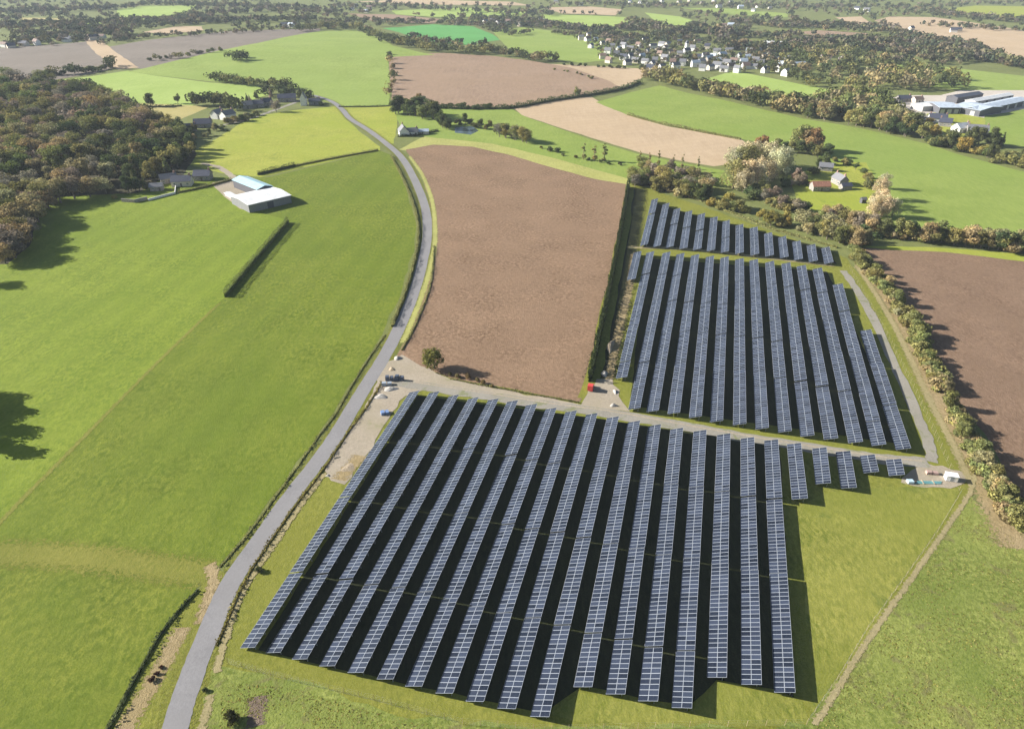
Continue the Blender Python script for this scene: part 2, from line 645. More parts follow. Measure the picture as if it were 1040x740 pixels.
S('shade_painted_ground', [(655, 262), (840, 276), (925, 452), (640, 412)], 'painted_shade', 4, step=4, jit=.2)
S('shade_painted_ground', [(664, 206), (700, 217), (760, 232), (838, 252), (850, 268), (770, 261), (654, 250)], 'painted_shade', 4, step=4, jit=.2)
S('rough_grass_field', [(985, 503), (1050, 568), (1200, 700), (1300, 850), (770, 850), (818, 738)], 'rough', 3)
S('rough_grass_bank', [(215, 675), (300, 690), (420, 730), (560, 738), (700, 738), (820, 736), (790, 850), (120, 850), (200, 745)], 'rough', 3, step=3, jit=.8)
S('dry_grass_field', [(812, 514), (838, 500), (905, 494), (975, 496), (970, 510), (822, 733), (825, 705)], 'site_yellow', 2)
S('worn_grass_ground', [(560, 724), (590, 702), (620, 708), (700, 722), (728, 692), (790, 704), (815, 712), (822, 733), (600, 735)], 'site_yellow', 2, step=3)
strip('dead_ground_patch', [(263, 706), (261, 716), (260, 728), (259, 738)], 4.6, 'dead_patch', 5)
S('ploughed_field', [(412, 152), (440, 147), (480, 149), (520, 158), (560, 170), (600, 181), (636, 187), (629, 230), (620, 280), (608, 340), (595, 400), (588, 408), (540, 399), (490, 390), (458, 384), (430, 373), (403, 361), (415, 335), (432, 295), (439, 255), (439, 215), (430, 182)], 'plough_main', 3)
S('yellow_grass_strip', [(405, 152), (430, 139), (460, 138), (500, 142), (560, 157), (600, 168), (637, 180), (640, 188), (600, 184), (560, 173), (520, 161), (480, 152), (440, 150), (418, 154)], 'yellow_strip', 2)
S('upper_yellow_field', [(185, 165), (205, 148), (222, 140), (240, 128), (262, 118), (300, 112), (343, 108), (352, 122), (368, 136), (386, 149), (386, 153), (265, 180), (225, 176)], 'yellow_grass', 3)
S('roadside_grass_ground', [(346, 108), (398, 107), (404, 112), (403, 130), (400, 146), (392, 146), (375, 132), (355, 118)], 'yellow_grass', 2)
S('hillside_green_field', [(130, 73), (145, 70), (200, 57), (262, 44), (305, 35), (325, 32), (360, 31), (378, 36), (400, 47), (430, 54), (442, 56), (400, 58), (394, 62), (397, 90), (395, 108), (343, 108), (318, 99), (300, 90), (270, 84), (225, 84), (213, 83), (150, 76)], 'far_green', 3)
S('hillside_lime_field', [(45, 83), (90, 78), (130, 72), (150, 76), (213, 84), (262, 87), (274, 96), (252, 103), (232, 97), (200, 100), (195, 108), (150, 107), (120, 101), (90, 86)], 'far_lime', 2)
S('golden_field', [(118, 104), (160, 106), (190, 107), (215, 109), (219, 115), (200, 122), (175, 128), (138, 118)], 'gold', 3)
S('brown_field', [(-400, 62), (0, 49), (60, 45), (93, 42), (105, 60), (118, 69), (95, 75), (45, 83), (0, 82), (-400, 88)], 'plough_purple', 3)
ribbon('dirt_track', [(94, 40), (103, 50), (116, 60), (130, 70)], 22, 'tan', 4, edge=1)
S('purple_field', [(103, 49), (150, 41), (230, 32), (290, 30), (325, 29), (325, 32), (305, 35), (262, 44), (200, 57), (145, 70), (132, 69), (112, 54)], 'plough_purple', 2)
S('pale_field', [(145, 33), (180, 27), (205, 27), (207, 31), (170, 35)], 'tan', 2)
S('far_field', [(84, 22), (100, 21), (104, 28), (86, 29)], 'far_lime', 2)
S('far_field', [(118, 10), (150, 6), (200, 6), (178, 18), (150, 20), (122, 19)], 'far_lime', 2)
S('far_field', [(20, 18), (60, 19), (62, 24), (22, 23)], 'gold', 2)
S('brown_hill_field', [(395, 60), (410, 55), (450, 54), (500, 57), (540, 62), (580, 69), (620, 83), (633, 91), (600, 97), (560, 103), (520, 110), (480, 111), (440, 109), (398, 106)], 'plough_far', 3)
S('tan_hill_field', [(555, 65), (600, 67), (655, 70), (653, 78), (645, 86), (633, 91), (620, 83), (580, 69)], 'tan', 2)
S('tan_field', [(520, 109), (560, 103), (600, 98), (615, 107), (640, 118), (680, 129), (720, 136), (752, 141), (765, 150), (748, 166), (725, 169), (700, 165), (650, 155), (600, 140), (560, 127), (530, 117)], 'tan', 3)
S('green_strip_field', [(400, 112), (440, 110), (520, 111), (535, 119), (560, 128), (600, 142), (650, 157), (700, 167), (735, 173), (745, 190), (690, 190), (640, 182), (560, 160), (500, 146), (440, 140), (410, 136)], 'right_green', 2)
S('long_green_field', [(605, 104), (640, 94), (670, 87), (700, 95), (740, 103), (765, 109), (817, 121), (855, 127), (894, 135), (940, 146), (970, 156), (1000, 164), (1045, 176), (1200, 210), (1200, 285), (1045, 250), (960, 243), (905, 230), (880, 215), (860, 200), (845, 170), (820, 150), (755, 142), (700, 131), (640, 118)], 'right_green', 3)
S('cottage_garden_lawn', [(800, 178), (850, 165), (880, 165), (900, 200), (895, 222), (840, 225), (810, 205)], 'yellow_grass', 4)
S('farm_green_field', [(718, 80), (745, 72), (800, 83), (860, 95), (878, 101), (850, 105), (800, 100), (760, 93), (735, 90)], 'far_lime', 3)
S('east_green_field', [(898, 66), (930, 65), (1045, 78), (1200, 95), (1200, 110), (1045, 97), (980, 92), (940, 88), (905, 75)], 'far_green', 2)
S('east_low_field', [(990, 118), (1045, 108), (1150, 100), (1150, 165), (1045, 150), (1012, 146), (1000, 133)], 'right_green', 2)
S('right_ploughed_field', [(872, 252), (940, 253), (1045, 264), (1400, 300), (1400, 560), (1060, 545), (1030, 500), (1000, 440), (960, 392), (925, 330), (895, 295)], 'plough_right', 3)
S('grass_margin_strip', [(872, 250), (905, 250), (960, 252), (1045, 259), (1400, 290), (1400, 300), (1045, 266), (960, 256), (905, 254)], 'yellow_grass', 4)
S('pink_tan_field', [(808, 33), (830, 31), (880, 34), (900, 41), (960, 50), (945, 53), (880, 46)], 'plough_far', 2)
S('upper_tan_field', [(888, 21), (905, 17), (950, 18), (1000, 25), (1045, 32), (1200, 46), (1200, 80), (1045, 62), (1000, 54), (960, 46), (925, 36)], 'tan', 3)
S('small_tan_field', [(848, 18), (875, 17), (888, 26), (870, 27)], 'tan', 2)
S('lime_field', [(962, 9), (990, 6), (1045, 7), (1200, 9), (1200, 30), (1045, 19), (1000, 18), (975, 15)], 'yellow_grass', 2)
S('vivid_field', [(388, 29), (440, 25), (480, 27), (500, 35), (508, 41), (470, 46), (430, 41), (405, 33)], 'vivid', 3)
S('green_slope_field', [(500, 31), (530, 28), (600, 36), (622, 46), (622, 61), (590, 64), (560, 60), (520, 53), (508, 41)], 'far_green', 2)
S('far_green_field', [(548, 15), (600, 16), (642, 18), (642, 26), (600, 31), (560, 28)], 'far_lime', 2)
S('far_pale_field', [(550, 8), (600, 7), (632, 10), (625, 16), (570, 14)], 'tan', 3)
S('far_green_field', [(655, 13), (690, 17), (722, 26), (720, 31), (690, 31), (665, 21)], 'far_lime', 2)
S('far_green_field', [(398, 11), (470, 8), (535, 12), (530, 16), (450, 18), (402, 15)], 'far_lime', 2)
S('far_tan_field', [(360, 2), (420, -1), (470, 1), (520, 2), (540, 6), (440, 5)], 'tan', 2)
S('far_pale_field', [(352, 14), (400, 15), (450, 20), (440, 24), (380, 22)], 'plough_far', 2)
S('far_green_field', [(690, 8), (740, 9), (800, 14), (800, 18), (740, 15)], 'far_green', 2)
S('concrete_yard_ground', [(900, 100), (925, 97), (955, 97), (975, 92), (1040, 92), (1070, 98), (1060, 108), (1000, 118), (1000, 136), (975, 138), (945, 128), (925, 112)], 'yard', 4)
S('farmyard_ground', [(215, 186), (233, 182), (262, 196), (245, 206), (252, 214), (243, 212), (228, 200)], 'compound', 5)
S('woodland_ground', [(-400, 78), (20, 79), (60, 82), (90, 92), (130, 105), (165, 125), (190, 140), (200, 156), (186, 178), (165, 182), (140, 196), (60, 200), (40, 218), (30, 250), (8, 268), (-400, 285)], 'woodfloor', 4, keep=False)
S('hamlet_ground', [(168, 128), (215, 108), (245, 108), (300, 92), (318, 98), (318, 108), (262, 118), (222, 128), (190, 140)], 'base', 4)

# roads and tracks
ROADPX = [(160, 800), (178, 740), (183, 721), (192, 694), (202, 667), (213, 640), (221, 621), (233, 594), (251, 567), (270, 540), (283, 521), (303, 494), (324, 467), (342, 441), (356, 418), (371, 393), (387.5, 367), (403, 338), (419, 301), (430, 262), (434, 237), (432, 212), (423, 187), (410, 163), (396, 149), (375, 133), (356, 121), (347, 111), (336, 103), (318, 97)]
strip('road_verge', ROADPX, 9.5, 'straw_band', 5, k=4)
ribbon('road', ROADPX, 4.7, 'asphalt', 7, edge=.1, k=5)
S('compound_ground', [(388, 372), (408, 360), (428, 372), (458, 385), (500, 394), (545, 402), (590, 411), (606, 385), (622, 385), (632, 408), (640, 418), (560, 412), (500, 403), (430, 396), (412, 402), (395, 425), (372, 462), (350, 492), (336, 488), (330, 478), (350, 446), (375, 405)], 'compound', 6, step=3, jit=.8)
strip('bare_earth_ground', [(366, 462), (360, 470), (352, 478), (344, 488)], 5.5, 'scrub_tan', 7)
ribbon('gravel_track', [(400, 388), (440, 394), (500, 403), (560, 412), (620, 420), (700, 434), (780, 448), (850, 459), (905, 467), (942, 469.5)], 4.5, 'gravel', 7, edge=.35)
ribbon('gravel_track', [(946, 469), (944, 452), (933, 425), (912, 378), (890, 330), (872, 297), (856, 275)], 3.1, 'gravel', 8, edge=.35)
strip('grass_track', [(634, 251), (700, 253.5), (780, 262), (850, 270)], 4.2, 'path', 7)
strip('dirt_track', [(614, 402), (622, 365), (632, 322), (640, 288), (644, 255)], 4.2, 'scrub_tan', 6)
strip('track_rut_ground', [(404, 385), (440, 391), (500, 400), (560, 409.5), (620, 417.5), (700, 432), (780, 446), (850, 457), (905, 465), (940, 468)], 1.1, 'compound', 8)
S('turning_ground', [(940, 470), (975, 478), (985, 486), (965, 496), (930, 494), (915, 490), (925, 478)], 'compound', 6, step=2)
strip('footpath', [(826, 738), (850, 700), (880, 652), (920, 595), (955, 545), (984, 502), (990, 480)], 1.7, 'path', 7)
strip('footpath', [(332, 478), (305, 514), (286, 542), (261, 578), (244, 607), (233, 636), (223.5, 667), (220, 684)], 2.0, 'path', 8)
strip('footpath', [(214, 704), (210, 724), (204, 741), (190, 790)], 2.2, 'path', 8)
strip('footpath', [(990, 498), (968, 452), (945, 408), (925, 365), (905, 325), (885, 292), (868, 268)], 3.2, 'path', 7)
strip('hedge_bank_ground', [(1035, 560), (1010, 510), (985, 455), (955, 405), (935, 362), (915, 322), (895, 290), (878, 262)], 12, 'scrub_tan', 5)
strip('field_line_path', [(-60, 594), (2, 528), (80, 449), (160, 368), (226, 305)], 1.9, 'straw_band', 5)
strip('hedge_shade_painted_ground', [(648, 190), (643, 225), (634, 275), (624, 325), (611, 388)], 14, 'painted_shade', 5)  # the tall hedge's cast shadow, darkened further by a painted strip
ribbon('hedge_foot_path', [(640, 190), (634, 230), (622, 290), (611, 345), (596, 405)], 5, 'site', 5, edge=.6)
strip('gateway_dirt_ground', [(213, 572), (216, 580), (217, 590), (214, 602), (209, 616), (204, 634)], 3.6, 'scrub_tan', 6)
S('pond_water', [(462, 129), (480, 128), (486, 133), (478, 137), (462, 135)], 'water', 4)
ribbon('farm_track', [(205, 166), (222, 170), (234, 178), (240, 184)], 4, 'compound', 6, edge=.4)
ribbon('farm_lane', [(318, 97), (290, 108), (250, 122), (222, 128)], 4, 'gravel', 6, edge=.4)
S('east_garden_ground', [(940, 116), (960, 113), (1000, 120), (1003, 137), (965, 140)], 'yellow_grass', 5)


strip('roadside_grass_ground', [(415, 158), (429, 178), (439, 205), (442, 235), (440, 258), (432, 290), (420, 322), (408, 350)], 3.4, 'yellow_strip', 6)


# ------------------------------------------------------------------ mesh helpers
def arr_mesh(name, quads, tint=None, clump=None):
    """quads: (n,4,3) array of separate faces."""
    n = len(quads)
    me = bpy.data.meshes.new(name)
    me.vertices.add(n * 4)
    me.vertices.foreach_set('co', np.asarray(quads, np.float32).ravel())
    me.loops.add(n * 4)
    me.loops.foreach_set('vertex_index', np.arange(n * 4, dtype=np.int32))
    me.polygons.add(n)
    me.polygons.foreach_set('loop_start', np.arange(0, n * 4, 4, dtype=np.int32))
    me.polygons.foreach_set('loop_total', np.full(n, 4, np.int32))
    for nm, v in (('tint', tint), ('clump', clump)):
        if v is not None:
            a = me.attributes.new(nm, 'FLOAT', 'FACE')
            a.data.foreach_set('value', np.asarray(v, np.float32))
    me.update(calc_edges=True)
    return me


def leaf_quads(pts, nrm, size, rng, jn=.5):
    n = len(pts)
    nn = nrm + rng.normal(0, jn, (n, 3))
    nn /= np.linalg.norm(nn, axis=1)[:, None] + 1e-9
    a = np.cross(nn, rng.normal(0, 1, (n, 3)))
    a /= np.linalg.norm(a, axis=1)[:, None] + 1e-9
    b = np.cross(nn, a)
    s = (size * rng.uniform(.6, 1.35, n))[:, None]
    a, b = a * s * .5, b * s * .5 * rng.uniform(.6, 1.1, n)[:, None]
    return np.stack([pts - a - b * .6, pts + a * .7 - b, pts + a + b * .7, pts - a * .6 + b], 1)


class MB:
    def __init__(s):
        s.v, s.f = [], []

    def box(s, x0, x1, y0, y1, z0, z1, top=None):
        b = len(s.v)
        s.v += [(x0, y0, z0), (x1, y0, z0), (x1, y1, z0), (x0, y1, z0)]
        if top:
            x0, x1, y0, y1 = top
        s.v += [(x0, y0, z1), (x1, y0, z1), (x1, y1, z1), (x0, y1, z1)]
        s.f += [(b, b + 3, b + 2, b + 1), (b + 4, b + 5, b + 6, b + 7), (b, b + 1, b + 5, b + 4), (b + 1, b + 2, b + 6, b + 5), (b + 2, b + 3, b + 7, b + 6), (b + 3, b, b + 4, b + 7)]
        return s

    def tube(s, a, c, r0, r1, n=6):
        a, c = Vector(a), Vector(c)
        d = (c - a).normalized()
        u = d.orthogonal().normalized()
        w = d.cross(u)
        b = len(s.v)
        for p, r in ((a, r0), (c, r1)):
            for i in range(n):
                t = 2 * math.pi * i / n
                s.v.append(tuple(p + (u * math.cos(t) + w * math.sin(t)) * r))
        for i in range(n):
            j = (i + 1) % n
            s.f.append((b + i, b + j, b + n + j, b + n + i))
        s.f.append(tuple(b + n + i for i in range(n)))
        s.f.append(tuple(b + i for i in reversed(range(n))))
        return s

    def poly(s, pts, faces):
        b = len(s.v)
        s.v += [tuple(p) for p in pts]
        s.f += [tuple(b + i for i in f) for f in faces]
        return s

    def mesh(s, name):
        me = bpy.data.meshes.new(name)
        me.from_pydata(s.v, [], s.f)
        me.update()
        return me

    def build(s, name, mat, parent=None, loc=None, rz=None):
        return link(name, s.mesh(name), mat, parent, loc, rz)


# ------------------------------------------------------------------ trees
def crown_mesh(seed, kind):
    rng = np.random.default_rng(seed)
    lobes = []
    if kind == 'broad':
        Ht, Rr = 10, 4.3
        for i in range(17):
            a = rng.uniform(0, 2 * np.pi)
            zz = rng.uniform(.3, .92)
            rad = Rr * (1 - ((zz - .52) / .52) ** 2) ** .5 * rng.uniform(.25, .72)
            lobes.append((rad * np.cos(a), rad * np.sin(a), zz * Ht, rng.uniform(1.2, 2.3)))
        n, sz, low = 2700, .5, .14
    elif kind == 'bush':
        for i in range(9):
            a = rng.uniform(0, 2 * np.pi)
            rad = 2.2 * rng.uniform(0, 1) ** .6
            lobes.append((rad * np.cos(a), rad * np.sin(a), rng.uniform(.8, 2.9), rng.uniform(.8, 1.5)))
        n, sz, low = 1300, .42, 0
    elif kind == 'poplar':
        for i in range(12):
            zz = rng.uniform(1.5, 11.5)
            lobes.append((rng.normal(0, .35), rng.normal(0, .35), zz, rng.uniform(.5, 1.25) * (1.15 - zz / 16)))
        n, sz, low = 800, .42, .08
    elif kind == 'conifer':
        for i in range(16):
            zz = 1 + 9.5 * i / 16
            r = 2.4 * (1 - zz / 11.3)
            for q in range(3):
                a = rng.uniform(0, 2 * np.pi)
                lobes.append((r * .7 * np.cos(a), r * .7 * np.sin(a), zz, max(.35, r * .6)))
        n, sz, low = 2000, .42, 0
    elif kind == 'bare':
        for i in range(20):
            a = rng.uniform(0, 2 * np.pi)
            zz = rng.uniform(.35, .95)
            rad = 4.4 * (1 - ((zz - .55) / .55) ** 2) ** .5 * rng.uniform(.2, .8)
            lobes.append((rad * np.cos(a), rad * np.sin(a), zz * 10.5, rng.uniform(1.2, 2.3)))
        n, sz, low = 2300, .46, .1
    if kind == 'willow':
        for i in range(42):
            a = rng.uniform(0, 2 * np.pi)
            zz = rng.uniform(.2, .97)
            rad = 4.2 * (1 - ((zz - .5) / .56) ** 2) ** .5 * rng.uniform(.1, .85)
            lobes.append((rad * np.cos(a), rad * np.sin(a), zz * 11, rng.uniform(.6, 1.3)))
        n, sz, low = 3000, .32, 0
    lobes = np.array(lobes)
    w = lobes[:, 3] ** 2
    k = rng.choice(len(lobes), n, p=w / w.sum())
    d = rng.normal(0, 1, (n, 3))
    d /= np.linalg.norm(d, axis=1)[:, None]
    rr = lobes[k, 3] * (rng.uniform(.3, 1.08, n) ** .45)
    bump = 1 + .16 * np.sin(5 * d[:, 0] + k) * np.sin(4 * d[:, 1] + 2 * k)
    pts = lobes[k, :3] + d * (rr * bump)[:, None] * np.array([1, 1, 1.5 if kind == 'willow' else .85])
    pts[:, 2] = np.maximum(pts[:, 2], .15)
    tint = rng.uniform(0, 1, n)
    cl = rng.uniform(0, 1, len(lobes))[k] * .8 + rng.uniform(0, .2, n)
    me = arr_mesh('crown', leaf_quads(pts, d, sz, rng), tint, cl)
    me.materials.append(M['leaf'])
    return me, lobes


def trunk_mesh(lobes, kind, seed):
    rnd = random.Random(seed)
    m = MB()
    if kind == 'bush':
        for i in range(4):
            q = lobes[rnd.randrange(len(lobes))]
            m.tube((rnd.uniform(-.2, .2), rnd.uniform(-.2, .2), -.2), (q[0] * .7, q[1] * .7, q[2] * .9), .09, .03, 5)
        return m.mesh('trunk')
    top = max(q[2] for q in lobes)
    r = .28 if kind != 'poplar' else .18
    m.tube((0, 0, -.3), (.1, .05, top * .35), r * 1.25, r * .8, 7)
    m.tube((.1, .05, top * .35), (0, .1, top * .92), r * .8, .05, 6)
    for i in range(14 if kind == 'bare' else 7):
        q = lobes[rnd.randrange(len(lobes))]
        z0 = min(q[2] * .75, top * rnd.uniform(.25, .6))
        mid = (q[0] * .45, q[1] * .45, z0 + (q[2] - z0) * .6)
        m.tube((.08, .04, z0), mid, r * .42, r * .28, 5)
        m.tube(mid, (q[0], q[1], q[2]), r * .28, .03, 5)
        if kind == 'bare':
            for _ in range(4):
                m.tube((q[0] * .8, q[1] * .8, z0 + (q[2] - z0) * .85), (q[0] + rnd.uniform(-1.6, 1.6), q[1] + rnd.uniform(-1.6, 1.6), q[2] + rnd.uniform(.2, 1.6)), .06, .02, 4)
    return m.mesh('trunk')


PROTO = {}
HT = {'broad': 10.5, 'bush': 3.7, 'poplar': 12, 'conifer': 11, 'bare': 11, 'willow': 12}
for kind, cnt in (('broad', 5), ('bush', 4), ('poplar', 2), ('conifer', 2), ('bare', 4), ('willow', 3)):
    for i in range(cnt):
        sd = 100 * len(PROTO) + i
        cm, lb = crown_mesh(sd, kind)
        tm = trunk_mesh(lb, kind, sd)
        PROTO.setdefault(kind, []).append((cm, tm))
TNAME = {'broad': 'broadleaf_tree', 'bush': 'bush', 'poplar': 'poplar_tree', 'conifer': 'conifer_tree', 'bare': 'bare_tree', 'willow': 'willow_tree'}
TREES = {}
_trnd = random.Random(77)


PENDING = []
FAR_EXTRA = []


def tree(loc, kind, h, col, label, group=None, wide=1.0):
    if kind == 'broad' and group is not None:
        PENDING.append((tuple(loc), kind, h, col, label, group, wide))
        return None
    return make_tree(loc, kind, h, col, label, group, wide)


def flush_trees(limit=290):
    PENDING.sort(key=lambda q: q[0][0] ** 2 + q[0][1] ** 2)
    for q in PENDING[:limit]:
        make_tree(*q)
    FAR_EXTRA.extend(PENDING[limit:])


def make_tree(loc, kind, h, col, label, group=None, wide=1.0):
    cm, tm = _trnd.choice(PROTO[kind])
    o = thing(TNAME[kind], label, 'bush' if kind == 'bush' else 'tree', loc, _trnd.uniform(0, 6.28), group)
    s = h / HT[kind]
    o.scale = (s * wide, s * wide, s)
    c = link('crown', cm, None, o)
    j = _trnd.uniform(.85, 1.15)
    c.color = (col[0] * j, col[1], col[2], 1)
    t = bpy.data.objects.new('trunk', tm)
    COL.objects.link(t)
    t.parent = o
    if not tm.materials:
        tm.materials.append(M['bark'])
    TREES[kind] = TREES.get(kind, 0) + 1
    return o


OL = (.205, .21, .085)
DG = (.085, .11, .048)
MG = (.14, .175, .06)
BR = (.285, .25, .14)
PU = (.225, .20, .165)
TN = (.48, .44, .30)
YE = (.27, .24, .075)
RD = (.25, .17, .09)
PALETTE = dict(OL=OL, DG=DG, MG=MG, BR=BR, PU=PU, TN=TN, YE=YE, RD=RD)


def along(px, n, rnd, jx=0, jy=0):
    seg = [math.dist(px[i], px[i + 1]) for i in range(len(px) - 1)]
    tot = sum(seg)
    out = []
    for i in range(n):
        t = (i + .5 + rnd.uniform(-.3, .3)) / n * tot
        k = 0
        while k < len(seg) - 1 and t > seg[k]:
            t -= seg[k]
            k += 1
        f = t / seg[k]
        a, b = px[k], px[k + 1]
        out.append((a[0] + (b[0] - a[0]) * f + rnd.uniform(-jx, jx), a[1] + (b[1] - a[1]) * f + rnd.uniform(-jy, jy)))
    return out


def belt(px, n, h, kinds, cols, what, where, seed=0, jx=1, jy=1, wide=1.0):
    """Trees along a line of pixels. Short rows get ordinal labels, long ones share one label."""
    rnd = random.Random(seed * 7 + n)
    pts = along(px, n, rnd, jx, jy)
    pts.sort(key=lambda p: p[0])
    kinds = kinds.split()
    cols = cols.split()
    for i, (x, y) in enumerate(pts):
        k = rnd.choice(kinds)
        noun = 'bush' if k == 'bush' else 'tree'
        if n == 1:
            lab = f'{what} {noun} {where}'
        elif n <= 14:
            lab = f'{what} {noun}, {ORD[i]} from the left {where}'
        else:
            lab = f'{what} {noun} {where}'
        grp = None if n == 1 else f'{what} trees and bushes {where}'[:80]
        hh = rnd.uniform(h[0], h[1]) * (.6 if k == 'bush' else 1)
        tree(P(x, y), k, hh, PALETTE[rnd.choice(cols)], lab, grp, wide * rnd.uniform(.85, 1.2))


def inside(p, poly):
    x, y = p
    c = False
    j = len(poly) - 1
    for i in range(len(poly)):
        (x0, y0), (x1, y1) = poly[i], poly[j]
        if (y0 > y) != (y1 > y) and x < (x1 - x0) * (y - y0) / (y1 - y0) + x0:
            c = not c
        j = i
    return c


def scatter(poly_px, spacing, limit, seed):
    rnd = random.Random(seed)
    poly = [P2(*p) for p in poly_px]
    xs, ys = [p[0] for p in poly], [p[1] for p in poly]
    out = []
    for _ in range(40000):
        p = (rnd.uniform(min(xs), max(xs)), rnd.uniform(min(ys), max(ys)))
        if inside(p, poly) and all((p[0] - q[0]) ** 2 + (p[1] - q[1]) ** 2 > spacing ** 2 for q in out):
            out.append(p)
            if len(out) >= limit:
                break
    return out


def wood(poly_px, spacing, limit, h, kinds, cols, label, group, seed, wide=1.0):
    rnd = random.Random(seed)
    for (x, y) in scatter(poly_px, spacing, limit, seed):
        k = rnd.choice(kinds.split())
        c = rnd.choice(cols.split())
        tree((x, y, H(x, y)), k, rnd.uniform(*h), PALETTE[c], label, group, wide * rnd.uniform(.95, 1.25))


PALETTE_W = [BR, PU, BR]
# the brown wood on the left
wood([(-30, 84), (55, 86), (92, 98), (130, 110), (160, 127), (175, 150), (155, 168), (130, 185), (60, 196), (45, 218), (32, 262), (-30, 275)], 8.8, 330, (8, 16), 'bare bare bare broad', 'BR OL PU DG OL BR OL MG PU DG', 'brown autumn tree in the dense wood at the upper left', 'autumn trees of the dense wood', 5, wide=1.2)
for i_, (x_, y_) in enumerate([(6, 268), (16, 262), (25, 252), (14, 246), (32, 240), (22, 232), (40, 226), (34, 216), (50, 212), (62, 206), (76, 202), (92, 200), (108, 197), (4, 254), (46, 204), (20, 218), (2, 236), (66, 196)]):
    tree(P(x_, y_), 'bare', 10 + (i_ * 7 % 4), (PALETTE_W[i_ % 3]), 'rounded brown tree on the meadow edge of the dense wood', 'rounded trees on the meadow edge of the wood', 1.35)
wood([(118, 104), (162, 122), (186, 136), (197, 152), (190, 168), (170, 176), (150, 188), (128, 194), (140, 165), (150, 140)], 7.2, 70, (9, 13), 'broad conifer broad', 'DG DG OL MG', 'dark green tree on the hamlet side of the brown wood', 'dark green trees beside the hamlet', 6)
belt([(-20, 288), (-30, 290)], 1, (10, 10), 'bare', 'BR', 'lone bare', 'beyond the left meadow edge', 8)
belt([(-50, 390), (-46, 412), (-46, 432), (-48, 452)], 5, (12, 14), 'broad', 'BR OL', 'spreading', 'beside the left meadow', 9, 2, 3)
belt([(60, 196), (90, 197)], 3, (3, 4), 'bush', 'OL', 'olive', 'at the foot of the wood', 10)
belt([(102, 186), (106, 178), (113, 176), (126, 172)], 4, (9, 11), 'poplar', 'PU TN', 'slender pale', 'at the wood edge by the hamlet', 11, 1, 1)
belt([(115, 203), (122, 203)], 1, (4, 4), 'bush', 'YE', 'yellowish round', 'at the end of the stone wall', 12)
belt([(172, 168), (176, 170)], 1, (14, 14), 'broad', 'OL', 'large rounded olive', 'behind the dark roofed cottages', 13, wide=1.25)
belt([(142, 168), (146, 172)], 1, (15, 15), 'broad', 'BR', 'tall tan', 'left of the large rounded tree', 14)
belt([(128, 196), (150, 192)], 5, (7, 10), 'conifer broad', 'DG', 'dark', 'behind the stone walled garden', 15)
# hedgerows and trees of the hillside, upper left
belt([(47, 77), (70, 76), (95, 73), (115, 69)], 14, (8, 12), 'broad broad bush', 'DG OL', 'dark hedgerow', 'below the brown field', 16)
belt([(108, 70), (114, 68)], 2, (11, 13), 'broad', 'DG', 'dark', 'where the dirt track ends', 161)
belt([(66, 94), (72, 96)], 2, (12, 14), 'conifer broad', 'DG', 'dark green', 'above the brown wood', 17)
belt([(88, 93), (97, 98), (106, 104), (112, 108)], 5, (10, 15), 'broad', 'DG OL', 'tall dark', 'on the corner of the wood', 18)
belt([(118, 110), (130, 113), (142, 114)], 5, (7, 9), 'broad bush', 'OL DG', 'rounded', 'between the wood and the golden field', 19)
belt([(154, 107), (155, 108)], 1, (12, 12), 'broad', 'DG', 'round dark', 'standing alone above the golden field', 20, wide=1.2)
belt([(180, 104), (181, 105)], 1, (9, 9), 'broad', 'DG', 'small dark', 'alone at the top of the golden field', 21, wide=.7)
belt([(195, 107), (205, 108), (215, 108), (225, 108), (236, 111), (243, 114)], 9, (9, 14), 'broad', 'DG OL', 'dark', 'along the back of the white houses', 22, 1, 1.5, 1.1)
belt([(150, 62), (165, 60), (185, 59), (197, 55), (225, 52)], 14, (6, 9), 'broad bush', 'DG PU OL', 'small hedge', 'along the purple field foot', 23, 1, .6)
belt([(233, 60), (240, 61), (250, 62), (252, 60), (242, 57)], 7, (9, 12), 'broad', 'DG', 'dark clustered', 'in the copse on the green hillside', 24, 1, 1.5)
belt([(214, 82), (230, 84), (245, 86), (262, 88), (280, 90), (300, 92)], 20, (8, 12), 'broad', 'DG OL DG', 'dark hedgerow', 'across the lower green hillside', 25, 1, 1)
belt([(248, 104), (262, 100), (280, 96), (300, 98), (318, 104), (330, 106)], 20, (6, 11), 'broad bush conifer', 'DG PU DG', 'dark garden', 'around the upper hamlet', 26, 2, 2.5)
belt([(280, 113), (281, 113)], 1, (10, 10), 'bare', 'PU', 'pinkish bare', 'in front of the upper hamlet', 27)
belt([(190, 142), (205, 140), (222, 132), (235, 126), (250, 122), (262, 116)], 18, (5, 8), 'bush broad bush', 'OL BR DG', 'ragged hedge', 'between the hamlet and the yellow field', 28, 1.5, 1.5)
belt([(170, 135), (180, 137), (190, 136), (200, 132)], 8, (4, 7), 'bush broad', 'DG OL', 'garden', 'below the slate roofed hamlet houses', 281, 2, 2)
belt([(396, 54), (396, 62), (397, 68), (399, 77), (400, 84), (396, 92), (395, 100)], 11, (6, 10), 'broad bush', 'DG OL BR', 'hedge', 'between the green hill and the brown field', 29, 1, 1)
belt([(425, 104), (426, 105)], 1, (8, 8), 'broad', 'RD', 'reddish round', 'at the lower edge of the brown hill field', 30)
belt([(587, 97), (588, 98)], 1, (9, 9), 'broad', 'OL', 'single round', 'on the hedge between brown and tan fields', 31)
belt([(300, 32), (330, 29), (360, 30), (378, 35)], 24, (9, 15), 'broad', 'DG OL PU', 'dark belt', 'along the hill crest', 32, 2, 1.5, 1.2)
belt([(376, 36), (392, 42), (410, 47), (430, 50), (448, 53)], 26, (9, 14), 'broad', 'DG OL DG', 'dark belt', 'beside the vivid green field', 33, 2, 1.5, 1.1)
